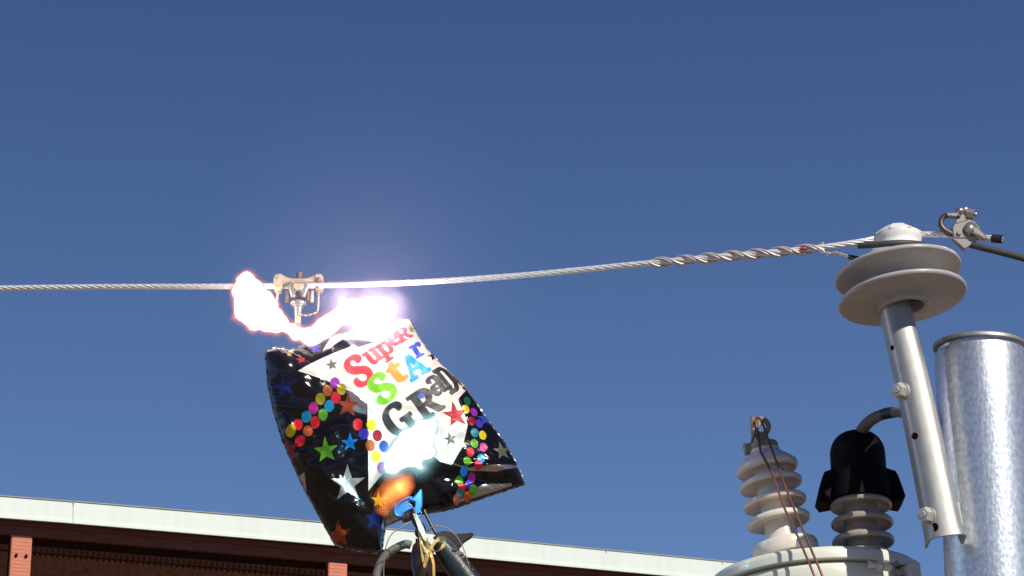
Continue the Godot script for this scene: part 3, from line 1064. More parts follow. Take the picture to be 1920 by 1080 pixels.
func transformer() -> void:
	var axis := Vector3(-0.048, 0.926, -0.375)
	var g := 1.019
	var big := Vector3.ONE * g
	var frame := along(axis, at(1528, 1090, 5.38 * g)).scaled_local(big)
	var o := thing("transformer", "pale grey-green round transformer tank beside the pole with two ribbed bushings", "transformer", frame)
	var inv := frame.affine_inverse()
	var lid := mb()
	lid.lathe([Vector2(0.19, -0.0145), Vector2(0.206, -0.0145), Vector2(0.2078, -0.0125), Vector2(0.2078, 0.001), Vector2(0.2065, 0.006), Vector2(0.2025, 0.0105), Vector2(0.19, 0.0145), Vector2(0.12, 0.022), Vector2(0.05, 0.026), Vector2(0.0, 0.027)], 96)
	part("lid", lid.mesh(), M.tank, o)
	var band := mb()
	band.lathe([Vector2(0.186, -0.062), Vector2(0.193, -0.062), Vector2(0.1995, -0.057), Vector2(0.2015, -0.05), Vector2(0.2015, -0.03), Vector2(0.1995, -0.022), Vector2(0.194, -0.018), Vector2(0.186, -0.0175)], 96)
	var bandp := part("lid_band", band.mesh(), M.tank, o)
	var tank := mb()
	tank.lathe([Vector2(0, -0.62), Vector2(0.17, -0.62), Vector2(0.186, -0.60), Vector2(0.188, -0.3), Vector2(0.188, -0.03), Vector2(0.186, -0.007)], 96)
	part("tank", tank.mesh(), M.tank, o)
	# band bolt
	var q := inv * at(1640, 1060, 5.185 * g)
	var bx := mb()
	var across := (inv.basis * (lens_turn * Vector3(0.97, -0.16, -0.15))).normalized()
	bx.tube([q - across * 0.014, q + across * 0.034], 0.0052, 12)
	var bb := part("band_bolt", bx.mesh(), M.tank, bandp)
	for s in [[-0.014, -0.008, 0.0075, 14], [0.004, 0.013, 0.0105, 6], [0.016, 0.03, 0.0078, 14]]:
		var nm := mb()
		nm.tube([q + across * s[0], q + across * s[1]], s[2], s[3])
		part("band_nut", nm.mesh(), M.tank, o)
	var lug := mb()
	var lq := inv * at(1702, 1074, 5.24 * g)
	lug.xf = Transform3D(Basis(Vector3.UP, 0.5), lq)
	lug.prism([Vector2(-0.012, -0.05), Vector2(0.014, -0.05), Vector2(0.018, 0.014), Vector2(0.008, 0.022), Vector2(-0.008, 0.012)], -0.03, 0.02, 0.002)
	part("lug", lug.mesh(), M.tank, o)
	var loop := mb()
	var lp := []
	for i in 13:
		var a := PI * 1.3 * i / 12.0
		lp.append(lq + Vector3(-0.018 - 0.011 * sin(a), 0.002 - 0.0, 0.0) + Vector3(0, 0.016 * cos(a), 0.012))
	loop.tube(lp, 0.0045, 10)
	part("lug_ring", loop.mesh(), M.zinc_cap, o)
	# mounting arm to the pole
	var arm := mb()
	for y in [-0.12, -0.48]:
		arm.box(Vector3(0.24, y, 0.12), Vector3(0.18, 0.05, 0.04), 0.004)
	part("hanger", arm.mesh(), M.tank, o)

	# left bushing, in the sun
	var place := inv * along(Vector3(-0.162, 0.90, -0.40), at(1475, 1046, 5.335 * g)).scaled_local(big)
	var hub := mb()
	var body := [Vector2(0, 0), Vector2(0.064, 0), Vector2(0.0665, 0.004), Vector2(0.0665, 0.022), Vector2(0.064, 0.027), Vector2(0.052, 0.031), Vector2(0.0345, 0.034), Vector2(0.0315, 0.046)]
	body.append(Vector2(0.0315, 0.225))
	hub.lathe(body, 56)
	var bu := part("bushing", hub.mesh(), M.glaze, o, place)
	for h in [0.080, 0.118, 0.157]:
		var s := mb()
		s.lathe(shed_profile(h, 0.0313, 0.0628), 56)
		part("shed", s.mesh(), M.glaze, bu)
	var bell := mb()
	bell.lathe([Vector2(0.0313, 0.181), Vector2(0.036, 0.184), Vector2(0.05, 0.182), Vector2(0.054, 0.179), Vector2(0.058, 0.180), Vector2(0.0615, 0.184), Vector2(0.0618, 0.189), Vector2(0.060, 0.194), Vector2(0.054, 0.2), Vector2(0.042, 0.21), Vector2(0.033, 0.2185), Vector2(0.0285, 0.224), Vector2(0.0, 0.226)], 56)
	part("bell_shed", bell.mesh(), M.glaze, bu)
	var cap := mb()
	cap.lathe([Vector2(0, 0.2245), Vector2(0.0295, 0.2245), Vector2(0.0305, 0.227), Vector2(0.0305, 0.236), Vector2(0.029, 0.239), Vector2(0.015, 0.241), Vector2(0.0115, 0.245), Vector2(0.0105, 0.262), Vector2(0, 0.262)], 40)
	part("terminal_cap", cap.mesh(), M.terminal, bu)
	var eye := mb()
	var rp := []
	for i in 25:
		var a := TAU * i / 24.0
		rp.append(Vector3(0.005 + 0.015 * cos(a), 0.2765 + 0.0165 * sin(a), 0))
	eye.tube(rp, 0.0052, 10, false)
	part("terminal_eye", eye.mesh(), M.terminal, bu)
	var pin := mb()
	pin.tube([Vector3(-0.012, 0.268, 0.004), Vector3(0.009, 0.288, 0.002)], 0.0055, 10)
	pin.tube([Vector3(-0.013, 0.262, -0.006), Vector3(-0.008, 0.298, 0.004)], 0.0048, 10)
	part("terminal_bolt", pin.mesh(), M.terminal, bu)
	var side := mb()
	side.box(Vector3(-0.03, 0.231, 0.008), Vector3(0.018, 0.02, 0.02), 0.003)
	side.tube([Vector3(-0.022, 0.24, 0.012), Vector3(-0.012, 0.262, 0.008)], 0.004, 8)
	part("wire_clip", side.mesh(), M.terminal, bu)

	# right bushing, in the pole's shade, under its black guard
	var place2 := inv * along(Vector3(-0.013, 0.916, -0.40), at(1621, 1045, 5.335 * g)).scaled_local(big)
	var hub2 := mb()
	hub2.lathe([Vector2(0, 0), Vector2(0.05, 0), Vector2(0.05, 0.008), Vector2(0.0355, 0.014), Vector2(0.0335, 0.02), Vector2(0.0335, 0.2), Vector2(0, 0.2)], 56)
	var bu2 := part("bushing", hub2.mesh(), M.glaze_shaded, o, place2)
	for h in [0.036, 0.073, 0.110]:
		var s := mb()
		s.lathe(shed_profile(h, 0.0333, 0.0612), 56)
		part("shed", s.mesh(), M.glaze_shaded, bu2)

	var gp := frame * place2
	var guard := thing("wildlife_guard", "black plastic dome guard with flared skirt over the shaded bushing", "guard", gp)
	var dm := mb()
	var dome := [Vector2(0.0545, 0.118)]
	for i in 13:
		var a := PI / 2 * i / 12.0
		dome.append(Vector2(0.0155 + 0.039 * cos(a), 0.212 + 0.046 * sin(a)))
	dm.lathe(dome, 48)
	part("dome", dm.mesh(), M.cap, guard)
	var rings := []
	for s in [[0.182, 0.0548, 0.0548, 1.0], [0.165, 0.057, 0.057, 0.9], [0.14, 0.0585, 0.06, 0.8], [0.112, 0.06, 0.064, 0.7]]:
		var ring := []
		for k in 32:
			var a := TAU * k / 32.0
			ring.append(Vector3(signf(cos(a)) * pow(absf(cos(a)), s[3]) * s[1], s[0], signf(sin(a)) * pow(absf(sin(a)), s[3]) * s[2]))
		rings.append(ring)
	var sk := mb()
	sk.loft(rings, true, false)
	var skirt := part("skirt", sk.mesh(), M.cap, guard)
	for s in [-1.0, 1.0]:
		var wm := mb()
		wm.prism([Vector2(s * 0.05, 0.178), Vector2(s * 0.07, 0.171), Vector2(s * 0.075, 0.16), Vector2(s * 0.086, 0.119), Vector2(s * 0.078, 0.107), Vector2(s * 0.05, 0.112)], -0.045, 0.022, 0.003)
		part("wing", wm.mesh(), M.cap, skirt)
		var tab := mb()
		tab.box(Vector3(s * 0.07, 0.112, 0.022), Vector3(0.016, 0.012, 0.012), 0.002)
		part("latch", tab.mesh(), M.cap, skirt)

	var lead := thing("insulated_lead", "grey-brown insulated cable curving from the black dome guard to the bracket", "cable", Transform3D(Basis(), at(1616, 826, 5.52)))
	var lo := lead.position
	var pts := []
	for p in smooth(ats([[1613, 842, 5.53], [1611, 822, 5.525], [1619, 803, 5.50], [1636, 786, 5.46], [1659, 776, 5.42], [1684, 773, 5.37], [1703, 778, 5.32], [1716, 784, 5.29]]), 7):
		pts.append(p - lo)
	var rad := []
	for i in pts.size():
		rad.append(lerpf(0.0138, 0.0094, minf(1.0, float(i) / pts.size() * 1.25)))
	var lm := mb()
	lm.tube(pts, rad, 20)
	part("sleeve", lm.mesh(), M.lead, lead)
	var tp := []
	var tr := []
	for i in range(28, 34):
		tp.append(pts[i])
		tr.append(rad[i] + 0.0007)
	var tm := mb()
	tm.tube(tp, tr, 20)
	part("tape_band", tm.mesh(), M.black, lead)

	var cw := thing("copper_wire", "doubled brown copper wire looped through the sunlit bushing's eye", "wire", Transform3D(Basis(), at(1421, 785, 5.43)))
	var wo := cw.position
	var way := ats([[1560, 1130, 5.11], [1542, 1080, 5.11], [1498, 976, 5.195], [1471, 908, 5.265], [1449, 848, 5.34], [1434, 806, 5.405], [1427, 788, 5.43], [1421, 783, 5.44], [1417, 788, 5.44], [1421, 810, 5.425], [1426, 846, 5.375], [1432, 858, 5.355], [1449, 892, 5.285], [1471, 953, 5.222], [1497, 1009, 5.165], [1527, 1080, 5.10], [1545, 1130, 5.10]])
	var wp := []
	for p in smooth(way, 8):
		wp.append(EYE + (p - EYE) * g - wo)
	var wm2 := mb()
	wm2.tube(even(wp, 0.006), 0.0024, 10)
	part("strand", wm2.mesh(), M.copper, cw)


func insulator() -> void:
	var axis := Vector3(-0.1109, 0.9046, -0.4115)
	var o := thing("pin_insulator", "large grey porcelain insulator with two stacked discs on the bracket", "insulator", along(axis, at(1692.6, 559, 5.315)))
	var low := mb()
	low.lathe([Vector2(0.0375, 0.015), Vector2(0.0375, -0.018), Vector2(0.0395, -0.0205), Vector2(0.0485, -0.0205), Vector2(0.051, -0.018), Vector2(0.0515, -0.006), Vector2(0.054, -0.0045), Vector2(0.09, -0.0035), Vector2(0.116, -0.004), Vector2(0.1225, -0.0042), Vector2(0.125, -0.002), Vector2(0.1255, 0.001), Vector2(0.124, 0.0045), Vector2(0.119, 0.007), Vector2(0.1, 0.011), Vector2(0.075, 0.0185), Vector2(0.06, 0.028)], 96)
	part("lower_disc", low.mesh(), M.disc, o)
	var up := mb()
	up.lathe([Vector2(0.058, 0.026), Vector2(0.062, 0.033), Vector2(0.078, 0.0415), Vector2(0.1, 0.0465), Vector2(0.118, 0.0485), Vector2(0.1215, 0.0492), Vector2(0.1235, 0.0515), Vector2(0.1238, 0.0545), Vector2(0.122, 0.058), Vector2(0.117, 0.0605), Vector2(0.1, 0.064), Vector2(0.075, 0.071), Vector2(0.066, 0.076)], 96)
	part("upper_disc", up.mesh(), M.disc, o)
	var head := mb()
	head.lathe([Vector2(0.066, 0.0745), Vector2(0.064, 0.08), Vector2(0.063, 0.089), Vector2(0.06, 0.094), Vector2(0.05, 0.098), Vector2(0.0455, 0.103), Vector2(0.0435, 0.108), Vector2(0.044, 0.113), Vector2(0.046, 0.118), Vector2(0.0472, 0.124), Vector2(0.0465, 0.131)], 64)
	var facets := []
	for f in [[0.0468, 0.1285], [0.0462, 0.1315], [0.023, 0.149]]:
		var ring := []
		for i in 8:
			ring.append(Vector3(cos(TAU * (i + 0.5) / 8.0) * f[0] * 1.05, f[1], sin(TAU * (i + 0.5) / 8.0) * f[0] * 1.05))
		facets.append(ring)
	head.loft(facets)
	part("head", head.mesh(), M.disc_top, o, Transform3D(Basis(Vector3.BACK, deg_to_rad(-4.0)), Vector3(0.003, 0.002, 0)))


func line() -> void:
	# bare seven-strand conductor
	var ctl := [[-2600, 590, 6.9], [-900, 560, 6.35], [-200, 543, 6.02], [0, 540.5, 5.94], [200, 538, 5.86], [430, 537, 5.76], [620, 535, 5.69], [750, 530.5, 5.64], [850, 525.5, 5.605], [1000, 514.5, 5.55], [1150, 500, 5.495], [1250, 490.5, 5.46], [1350, 481.5, 5.43], [1480, 470.5, 5.40], [1560, 461.5, 5.385], [1620, 452, 5.385], [1650, 446, 5.395], [1690, 440.5, 5.40], [1727, 439.5, 5.39], [1770, 440, 5.37], [1810, 442.5, 5.35], [1850, 446, 5.33], [1886, 449.5, 5.315]]
	var path := even(smooth(ats(ctl), 14), 0.007)
	var base: Vector3 = path[path.size() / 2]
	var o := thing("conductor", "bare twisted aluminium power line crossing the sky to the insulator", "power line", Transform3D(Basis(), base))
	var rel := []
	for p in path:
		rel.append(p - base)
	var core := mb()
	core.tube(rel, 0.0022, 5)
	part("core_strand", core.mesh(), M.alu, o)
	for k in 6:
		var m := mb()
		m.tube(wound(rel, 0.0042, 0.115, TAU * k / 6.0), 0.00212, 7)
		part("strand", m.mesh(), M.alu, o)
	var tape := mb()
	tape.tube(rel.slice(rel.size() - 4, rel.size()), 0.0082, 16)
	var last: Vector3 = rel[-1]
	part("black_end_tape", tape.mesh(), M.black, o)

	# tie wires laid round the conductor next to the insulator
	var seg := []
	for p in even(smooth(ats([[1216, 493.5, 5.47], [1250, 490.5, 5.46], [1350, 481.5, 5.43], [1480, 470.5, 5.40], [1545, 463.3, 5.388]]), 14), 0.004):
		seg.append(p)
	var tb: Vector3 = seg[seg.size() / 2]
	var t := thing("line_tie", "helical tie wires wrapped on the line with dark sleeve at the insulator neck", "tie wire", Transform3D(Basis(), tb))
	for i in seg.size():
		seg[i] -= tb
	for k in 4:
		var w := wound(seg, 0.0088, 0.096, 0.55 * (k % 2) + PI * int(k / 2))
		var m := mb()
		m.tube(w, 0.0022, 7)
		part("tie_strand", m.mesh(), M.tie, t)
	var rm := mb()
	var ri := int(seg.size() * 0.885)
	rm.ball(seg[ri] + (EYE - tb - seg[ri]).normalized() * 0.0085 + Vector3(0, 0.002, 0), Vector3(0.008, 0.0035, 0.003))
	part("red_paint_mark", rm.mesh(), M.red, t)
	var tail := []
	for p in smooth(ats([[1536, 468, 5.37], [1552, 476, 5.36], [1568, 475, 5.35], [1585, 480, 5.33], [1600, 484, 5.315]]), 8):
		tail.append(p - tb)
	for k in 2:
		var m := mb()
		m.tube(wound(tail, 0.0024, -0.03, PI * k), 0.0016, 7)
		part("tie_tail", m.mesh(), M.tie, t)
	var tip := mb()
	tip.tube([at(1592, 481.5, 5.325) - tb, at(1611, 485.5, 5.30) - tb], 0.0048, 12)
	part("tie_tip", tip.mesh(), M.black, t)
	var sl := []
	for p in smooth(ats([[1609, 460.5, 5.30], [1640, 459, 5.288], [1665, 456.5, 5.281], [1690, 455.5, 5.28], [1712, 456.5, 5.291], [1730, 458.5, 5.315], [1733, 460, 5.34]]), 6):
		sl.append(p - tb)
	var sm := mb()
	sm.tube(sl, 0.0062, 16)
	part("neck_sleeve", sm.mesh(), M.rubber, t)

	var j := thing("jumper_cable", "dark insulated cable running down right from the silver clamp", "cable", Transform3D(Basis(), at(1805, 458, 5.34)))
	var jo := j.position
	var jp := []
	for p in smooth(ats([[1796, 452, 5.35], [1830, 461.5, 5.33], [1880, 474, 5.31], [1935, 490, 5.29], [2020, 525, 5.26], [2060, 640, 5.25], [2062, 1100, 5.22]]), 8):
		jp.append(p - jo)
	var jm := mb()
	jm.tube(jp, 0.0066, 16)
	part("jacket", jm.mesh(), M.rubber, j)


func line_clamps() -> void:
	var k := 5.71 / F
	var S := Vector3(k, k / 0.9455, k)
	var o := thing("hot_line_clamp", "weathered bronze clamp with eye stem hanging on the bare line by the flame", "clamp", upright(560, 545, 5.71))
	var m := mb(S)
	m.prism([Vector2(-46, 24), Vector2(-41, 28), Vector2(-31, 27), Vector2(-20, 22), Vector2(-14, 20.5), Vector2(12, 20.5), Vector2(19, 22), Vector2(30, 26.5), Vector2(40, 27), Vector2(46, 23), Vector2(45, 12), Vector2(30, 10), Vector2(12, 12), Vector2(-14, 12), Vector2(-30, 10), Vector2(-45, 12)], -9, 11, 2.5)
	part("crossbar", m.mesh(), M.bronze, o)
	for s in [-1.0, 1.0]:
		var l := mb(S)
		l.prism([Vector2(s * 30, 26), Vector2(s * 35, 28.5), Vector2(s * 43, 27), Vector2(s * 47, 20), Vector2(s * 46, 2), Vector2(s * 42, -3), Vector2(s * 33, -3), Vector2(s * 30, 4)], -13, 15, 3)
		var jaw := part("jaw", l.mesh(), M.bronze, o)
		var nb := mb(S)
		nb.ball(Vector3(s * 38, 14, 14), Vector3(6, 7, 4))
		nb.ball(Vector3(s * 36, 3, 13), Vector3(4, 4, 4))
		part("rivet", nb.mesh(), M.bronze_dark if s > 0 else M.bronze, jaw)
	m = mb(S)
	m.tube([Vector3(1, 19, 0), Vector3(1, 32.5, 0), Vector3(1, 34, 0)], [6.2, 6.2, 5.0], 14)
	part("top_bolt", m.mesh(), M.bronze_dark, o)
	m = mb(S)
	m.prism([Vector2(-16, 14), Vector2(15, 14), Vector2(21, 6), Vector2(17, -3), Vector2(13, -15), Vector2(-13, -15), Vector2(-17, -3), Vector2(-20, 6)], -11, 13, 3)
	part("body", m.mesh(), M.steel, o)
	m = mb(S)
	m.box(Vector3(0, 12.5, 12.5), Vector3(26, 3, 4), 1)
	part("saddle_edge", m.mesh(), M.bronze, o)
	m = mb(S)
	m.prism([Vector2(-8, 10), Vector2(9, 9), Vector2(11, 3), Vector2(6, -3), Vector2(-4, -3), Vector2(-9, 3)], 11, 17, 2)
	part("keeper", m.mesh(), M.bronze, o)
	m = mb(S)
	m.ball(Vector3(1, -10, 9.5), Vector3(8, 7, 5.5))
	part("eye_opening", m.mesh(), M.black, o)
	m = mb(S)
	m.lathe([Vector2(0, -31), Vector2(8, -31), Vector2(11, -30), Vector2(12, -28), Vector2(14.5, -27), Vector2(15.5, -24), Vector2(14, -21), Vector2(9, -19), Vector2(0, -18.5)], 36)
	part("washer", m.mesh(), M.steel, o)
	m = mb(S)
	m.lathe([Vector2(0, -72), Vector2(6.2, -72), Vector2(6.0, -50), Vector2(6.8, -36), Vector2(8, -31), Vector2(0, -30.5)], 28)
	part("eye_stem", m.mesh(), M.steel, o)
	m = mb(S)
	m.prism([Vector2(-3, -64), Vector2(5.5, -64), Vector2(6, -48), Vector2(3.5, -38), Vector2(2, -40)], 2, 8, 1)
	part("stem_flat", m.mesh(), M.bronze, o)
	for r in [[-20, -1, -23, 4.2, "d"], [18, -1, -20, 3.2, "d"], [25.5, -1, -23, 3.6, "b"]]:
		m = mb(S)
		m.tube([Vector3(r[0], r[1], 3), Vector3(r[0] - 0.4, r[2], 3)], r[3], 12)
		part("pin", m.mesh(), M.bronze_dark if r[4] == "d" else M.bronze, o)
	m = mb(S)
	m.tube(smooth([Vector3(38, 0, 6), Vector3(38, -18, 6), Vector3(37.5, -36, 6), Vector3(35, -42, 6), Vector3(27, -46, 7), Vector3(15, -49, 8), Vector3(4, -47, 8)], 5), 1.9, 8)
	part("hanging_wire", m.mesh(), M.bronze, o)
	m = mb(S)
	m.tube(wound(even(smooth([Vector3(37, -37, 6), Vector3(33, -44, 6), Vector3(22, -47, 8), Vector3(6, -48, 8)], 6), 0.8), 2.6, 9.0, 0.0), 1.1, 6)
	part("twist", m.mesh(), M.bronze_dark, o)
	m = mb(S)
	m.tube([Vector3(-38, 0, 6), Vector3(-39, -14, 6), Vector3(-40, -26, 6)], 2.3, 8)
	part("hanging_wire", m.mesh(), M.bronze, o)

	k = 5.345 / F
	S = Vector3(k, k / 0.9455, k)
	var c := thing("line_connector", "silver bolted connector with hooked tail on the end of the line", "clamp", upright(1812, 430, 5.345))
	m = mb(S)
	m.tube(smooth([Vector3(-28, 27, -2), Vector3(-38, 26, -2), Vector3(-45, 19, -2), Vector3(-47, 9, -1), Vector3(-42, -1, 0), Vector3(-28, -10, 1)], 5), [4.2, 4.4, 4.6, 4.8, 5, 5, 5, 5, 5, 5, 5, 5, 5, 5, 5, 5.2, 5.4, 5.6, 5.8, 6, 6, 6, 6, 6, 6, 6], 14)
	part("hook", m.mesh(), M.clamp_dark, c)
	m = mb(S)
	m.prism([Vector2(-37, 29), Vector2(-14, 30), Vector2(-12, 24), Vector2(-20, 21), Vector2(-36, 23)], -5, 8, 1.5)
	part("tongue", m.mesh(), M.clamp, c)
	m = mb(S)
	m.ball(Vector3(-11, 33, 3), Vector3(9, 7, 9))
	m.ball(Vector3(-1, 36, -1), Vector3(10, 7.5, 9))
	part("dome_nut", m.mesh(), M.clamp, c)
	m = mb(S)
	m.tube([Vector3(0, 30, 0), Vector3(15, 27, 2)], 9.5, 6)
	m.ball(Vector3(18, 27.5, 3), Vector3(4.5, 4, 4))
	part("hex_nut", m.mesh(), M.clamp, c)
	m = mb(S)
	m.prism([Vector2(-16, 28), Vector2(-2, 30), Vector2(2, 10), Vector2(-14, 6), Vector2(-22, 10)], -6, 5, 2)
	part("neck", m.mesh(), M.clamp, c)
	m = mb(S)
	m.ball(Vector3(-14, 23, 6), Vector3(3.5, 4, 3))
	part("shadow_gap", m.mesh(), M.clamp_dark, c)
	m = mb(S)
	m.prism([Vector2(-29, 2), Vector2(-25, 9), Vector2(-12, 13), Vector2(4, 18), Vector2(16, 14), Vector2(24, 4), Vector2(29, -8), Vector2(24, -20), Vector2(-24, -21), Vector2(-28, -12)], -9, 8, 3)
	part("body", m.mesh(), M.clamp, c)
	m = mb(S)
	m.tube([Vector3(6, -3, 6), Vector3(6, -3, 12)], 13, 24)
	part("boss_ring", m.mesh(), M.clamp_dark, c)
	m = mb(S)
	m.ball(Vector3(5, -3, 11), Vector3(10.5, 10, 7))
	part("boss", m.mesh(), M.clamp, c)
	m = mb(S)
	m.prism([Vector2(6, 4), Vector2(20, -3), Vector2(30, -13), Vector2(36, -22), Vector2(31, -27), Vector2(20, -20), Vector2(8, -14)], 10, 19, 3)
	part("lever", m.mesh(), M.clamp, c)
	m = mb(S)
	m.tube([Vector3(-15, -9, 6), Vector3(-15, -9, 12)], 5, 6)
	part("bolt_head", m.mesh(), M.clamp, c)
	m = mb(S)
	m.prism([Vector2(-28, -18), Vector2(22, -20), Vector2(14, -26), Vector2(-4, -38), Vector2(-8, -38), Vector2(-16, -30)], -8, 6, 1.5)
	part("keel", m.mesh(), M.clamp, c)


func holder() -> void:
	var k := 5.5 / F
	var S := Vector3(k, k / 0.9455, k)
	# blue plastic clip that pinches the balloon's neck
	var o := thing("plastic_clip", "bright blue plastic spring clip pinching the balloon's neck", "clip", upright(770, 945, 5.5))
	var m := mb(S)
	m.prism([Vector2(-31, -13), Vector2(-30, -5), Vector2(-26, 0), Vector2(-8, 10), Vector2(-2, 15), Vector2(3, 14), Vector2(4, 7), Vector2(-4, 2), Vector2(0, -4), Vector2(4, -8), Vector2(-6, -14), Vector2(-14, -18), Vector2(-17, -24), Vector2(-25, -25.5), Vector2(-30, -20)], -7, 0, 2)
	part("handle", m.mesh(), M.blue, o)
	m = mb(S)
	m.tube(smooth([Vector3(-3, 12, 2), Vector3(-17, 5, 2), Vector3(-27, -4, 2), Vector3(-29, -14, 2), Vector3(-26, -21, 2), Vector3(-18, -22, 2), Vector3(-13, -15, 2), Vector3(2, -7, 2)], 4), 2.4, 10)
	part("rim", m.mesh(), M.blue, o)
	m = mb(S)
	m.prism([Vector2(4, 9), Vector2(12, 18), Vector2(18, 26), Vector2(21, 25), Vector2(22, 14), Vector2(22, -4), Vector2(18, -14), Vector2(13, -19), Vector2(5, -15), Vector2(8, -6), Vector2(9, 2), Vector2(-2, 6), Vector2(-3, 11)], -6, 7, 2)
	part("jaw", m.mesh(), M.blue, o)
	m = mb(S)
	m.tube([Vector3(14, -14, -3), Vector3(14, -14, 10)], 5.2, 16)
	part("pivot", m.mesh(), M.blue, o)
	m = mb(S)
	var ring := []
	for i in 21:
		ring.append(Vector3(16 + 4.5 * cos(TAU * i / 20.0), -19 + 4.5 * sin(TAU * i / 20.0), 7))
	m.tube(ring, 0.9, 8, false)
	part("spring", m.mesh(), M.steel, o)

	# stick head that holds the clip
	var h := thing("clamp_stick", "black insulated stick with jaw head and hook, below the balloon", "tool", upright(820, 1040, 5.52))
	m = mb(S)
	var bp := []
	for i in 14:
		bp.append(Vector3(2, 24, 0).lerp(Vector3(66, -60, 14), i / 4.0))
	m.tube(bp, [15, 20, 23, 23.5, 23.5, 23.5, 23.5, 23.5, 22, 20, 20, 20, 20, 20], 32)
	part("barrel", m.mesh(), M.stick, h)
	m = mb(S)
	m.tube(smooth([Vector3(-50, 17, 0), Vector3(-60, 19, 0), Vector3(-78, 12, 0), Vector3(-96, 0, 0), Vector3(-108, -18, 0), Vector3(-114, -40, 0), Vector3(-110, -66, 0)], 5), 7.8, 18)
	part("hook", m.mesh(), M.hook, h)
	m = mb(S)
	m.lathe([Vector2(0, -62), Vector2(14, -58), Vector2(19, -44), Vector2(22, -24), Vector2(21, 0), Vector2(17, 14), Vector2(9, 21), Vector2(0, 22)], 28)
	part("knob", m.mesh(), M.stick_brown, h, Transform3D(Basis(Vector3.BACK, 0.08), Vector3(-28 * k, 2 * k, 0.01)))
	m = mb(S)
	m.box(Vector3(-30, 25, 4), Vector3(22, 5, 14), 1.5)
	part("knob_lip", m.mesh(), M.stick_brown, h)
	m = mb(S)
	m.prism([Vector2(-8, 30), Vector2(0, 39), Vector2(12, 42.5), Vector2(22, 41), Vector2(36, 37), Vector2(52, 37.5), Vector2(66, 39.5), Vector2(68, 37), Vector2(64, 31), Vector2(50, 22), Vector2(42, 12), Vector2(37, -2), Vector2(26, 6), Vector2(8, 22)], -6, 6, 2.5)
	part("jaw", m.mesh(), M.stick_brown, h)
	m = mb(S)
	m.tube(smooth([Vector3(-27, 84, -2), Vector3(-16, 62, -1), Vector3(-6, 44, 0), Vector3(0, 34, 0)], 4), 3.2, 10)
	part("rod", m.mesh(), M.stick_brown, h)
	m = mb(S)
	m.tube(smooth([Vector3(-40, 84, 0), Vector3(-46, 74, 0), Vector3(-42, 60, 1), Vector3(-30, 48, 1), Vector3(-30, 30, 2), Vector3(-24, 18, 2)], 4), [4, 5, 6, 6.5, 6.5, 6, 5.5, 5.5, 6, 7, 8, 8, 8, 8, 8, 8, 7, 7, 7, 7, 7], 14)
	part("finger", m.mesh(), M.stick, h)
	m = mb(S)
	m.ball(Vector3(-36, 40, 4), Vector3(7, 10, 8))
	part("finger_tip", m.mesh(), M.stick, h)
	var mt := mb(S)
	mt.prism([Vector2(28, 8), Vector2(38, 3), Vector2(50, -2), Vector2(53, -12), Vector2(44, -17), Vector2(36, -8), Vector2(27, 0)], 19, 27, 2)
	part("ratchet", mt.mesh(), M.hook, h)
	for q in [[34, 2, 5.0], [46, -7, 4.0], [58, -22, 6.0], [66, -34, 5.0]]:
		m = mb(S)
		m.ball(Vector3(q[0], q[1], 24), Vector3(q[2], q[2] * 0.8, 5))
		part("ratchet_tooth", m.mesh(), M.stick, h)

	# curling ribbon and its thin strings
	var r := thing("curling_ribbon", "gold and cream curling ribbon tied to the blue clip", "ribbon", Transform3D(Basis(), at(790, 1000, 5.46)))
	ribbon(r, "ribbon_fold", M.cream, [[777, 962, 5.475], [783, 975, 5.47], [790, 992, 5.462], [797, 1008, 5.458], [800, 1014, 5.457]], [3.0, 4.0, 5.0, 4.0, 3.2], 0.3)
	ribbon(r, "streamer", M.gold, [[798, 1008, 5.4585], [804, 1026, 5.455], [809, 1042, 5.45], [813, 1060, 5.445], [813.5, 1095, 5.44]], [3.5, 3.2, 2.8, 2.6, 2.4], 0.5)
	ribbon(r, "loop", M.gold, [[795, 1062, 5.44], [800, 1044, 5.45], [810, 1024, 5.46], [822, 1011, 5.465], [832, 1011, 5.455], [832, 1022, 5.445], [822, 1032, 5.44], [808, 1033, 5.442], [796, 1028, 5.45], [788, 1010, 5.46], [784, 992, 5.465]], [2.0, 3.2, 3.8, 4.4, 4.2, 3.2, 2.2, 1.6, 1.5, 1.6, 2.0], 0.9)
	ribbon(r, "streamer", M.gold, [[786, 996, 5.466], [789, 1020, 5.456], [793, 1046, 5.45], [796, 1063, 5.447], [800, 1052, 5.444], [806, 1036, 5.446]], [1.8, 2.0, 2.2, 1.8, 2.0, 1.6], 0.4)
	for s in [[[719, 1095, 5.46], [720, 1050, 5.46], [724, 1024, 5.462], [734, 1002, 5.466], [752, 989, 5.47], [770, 978, 5.478]], [[800, 1000, 5.47], [806, 992, 5.465], [818, 986.5, 5.46], [836, 989, 5.458], [853, 1002, 5.455], [866, 1022, 5.452], [876, 1050, 5.45], [887, 1095, 5.45]], [[757, 943, 5.47], [768, 945, 5.468], [776, 955, 5.467], [779, 964, 5.47]]]:
		var pts := []
		for p in smooth(ats(s), 6):
			pts.append(p - r.position)
		var sm := mb()
		sm.tube(pts, 0.0011, 8)
		part("string", sm.mesh(), M.string if s[0][0] != 757 else M.steel, r)


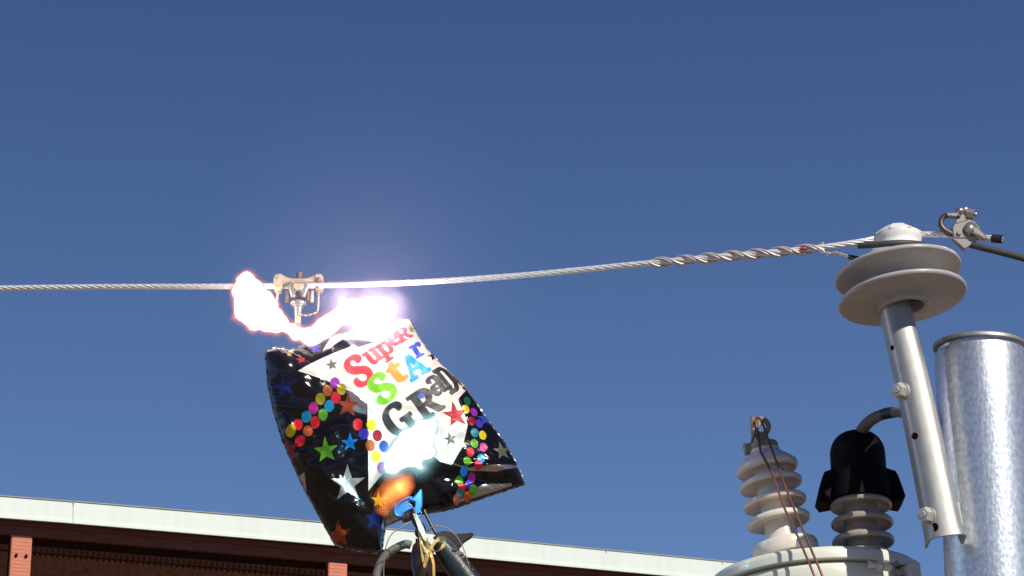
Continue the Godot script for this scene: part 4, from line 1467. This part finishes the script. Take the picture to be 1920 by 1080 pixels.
func ribbon(parent: Node3D, called: String, material: Material, ctl: Array, half: Array, twist: float) -> void:
	var pts := smooth(ats(ctl), 8)
	var m := mb()
	var L := []
	var R := []
	for i in pts.size():
		var d: Vector3 = (pts[mini(i + 1, pts.size() - 1)] - pts[maxi(i - 1, 0)]).normalized()
		var f := float(i) / 8.0
		var w := lerpf(half[mini(int(f), half.size() - 1)], half[mini(int(f) + 1, half.size() - 1)], f - floor(f)) * 5.46 / F
		var n: Vector3 = (EYE - pts[i]).normalized()
		n = n.rotated(d, twist * sin(f * 1.7 + 0.6))
		var s: Vector3 = d.cross(n).normalized() * w
		L.append(pts[i] - s - parent.position)
		R.append(pts[i] + s - parent.position)
	for i in pts.size() - 1:
		var g: Vector3 = (R[i] - L[i]).cross(L[i + 1] - L[i])
		m.quad(L[i], R[i], R[i + 1], L[i + 1], g)
	part(called, m.mesh(), material, parent)


func flames() -> void:
	var W := Color(1, 1, 1)
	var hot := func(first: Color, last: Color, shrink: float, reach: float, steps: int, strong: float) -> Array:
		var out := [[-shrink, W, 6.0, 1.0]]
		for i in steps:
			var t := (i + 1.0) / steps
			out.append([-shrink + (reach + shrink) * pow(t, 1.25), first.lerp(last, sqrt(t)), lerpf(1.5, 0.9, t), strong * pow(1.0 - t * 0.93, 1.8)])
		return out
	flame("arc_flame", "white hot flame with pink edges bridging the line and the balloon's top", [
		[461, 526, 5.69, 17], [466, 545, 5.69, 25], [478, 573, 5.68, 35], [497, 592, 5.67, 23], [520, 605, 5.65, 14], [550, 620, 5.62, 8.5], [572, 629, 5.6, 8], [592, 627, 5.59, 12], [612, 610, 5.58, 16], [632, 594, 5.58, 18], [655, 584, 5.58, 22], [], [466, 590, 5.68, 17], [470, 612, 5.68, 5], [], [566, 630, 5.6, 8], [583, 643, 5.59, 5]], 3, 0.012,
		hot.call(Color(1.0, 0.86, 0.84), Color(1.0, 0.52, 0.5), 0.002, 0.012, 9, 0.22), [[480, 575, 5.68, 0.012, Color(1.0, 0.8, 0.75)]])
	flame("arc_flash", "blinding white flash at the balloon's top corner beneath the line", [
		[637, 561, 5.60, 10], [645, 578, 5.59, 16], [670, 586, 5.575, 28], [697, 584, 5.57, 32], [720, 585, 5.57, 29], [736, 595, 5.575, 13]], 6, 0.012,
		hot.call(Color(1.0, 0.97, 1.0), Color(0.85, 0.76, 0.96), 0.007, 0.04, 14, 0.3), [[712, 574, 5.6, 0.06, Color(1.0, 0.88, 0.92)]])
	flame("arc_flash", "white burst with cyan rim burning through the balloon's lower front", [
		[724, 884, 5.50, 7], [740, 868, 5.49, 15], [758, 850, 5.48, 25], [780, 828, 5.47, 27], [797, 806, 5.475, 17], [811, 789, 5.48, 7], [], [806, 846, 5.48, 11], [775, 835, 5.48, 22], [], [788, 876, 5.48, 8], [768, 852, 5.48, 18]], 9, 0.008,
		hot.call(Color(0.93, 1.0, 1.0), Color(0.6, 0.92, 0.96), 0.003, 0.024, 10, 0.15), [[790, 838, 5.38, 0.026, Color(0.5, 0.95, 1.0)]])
	var amber := [[-0.0135, Color(1.0, 0.9, 0.62), 1.5, 0.55]]  # partly flame, partly orange light on the foil made as glowing shells
	for i in 7:
		var t := i / 6.0
		amber.append([lerpf(-0.012, 0.009, t), Color(1.0, 0.78, 0.4).lerp(Color(1.0, 0.5, 0.26), t), lerpf(3.4, 2.0, t), lerpf(0.14, 0.05, t)])
	flame("flame_glow", "orange flame and orange-lit foil beside the blue clip, built as glowing shells", [
		[730, 926, 5.50, 13], [747, 911, 5.50, 16], [756, 902, 5.5, 10], [], [733, 925, 5.5, 12], [722, 934, 5.5, 8], [], [720, 955, 5.51, 7], [724, 934, 5.51, 9]], 12, 0.01, amber, [])
	var halo_puffs := [[700, 500, 0.36, 0.025], [700, 512, 0.30, 0.03], [702, 526, 0.24, 0.035], [702, 542, 0.18, 0.045], [702, 560, 0.13, 0.06]]  # haze volumes added to stand in for the lens glow round the flash
	for q in halo_puffs:
		var v := FogVolume.new()
		v.name = numbered("halo_haze")
		v.shape = RenderingServer.FOG_VOLUME_SHAPE_ELLIPSOID
		v.size = Vector3(q[2] * 2.0, q[2] * 2.1, q[2] * 1.6)
		var fm := FogMaterial.new()
		fm.density = q[3]
		fm.albedo = Color(0.93, 0.86, 1.0)
		v.material = fm
		add_child(v)
		v.position = at(q[0], q[1], 5.62)
		v.set_meta("kind", "stuff")
		tag(v, "faint violet haze added to give the white flash its halo", "smoke", "added arc halo")
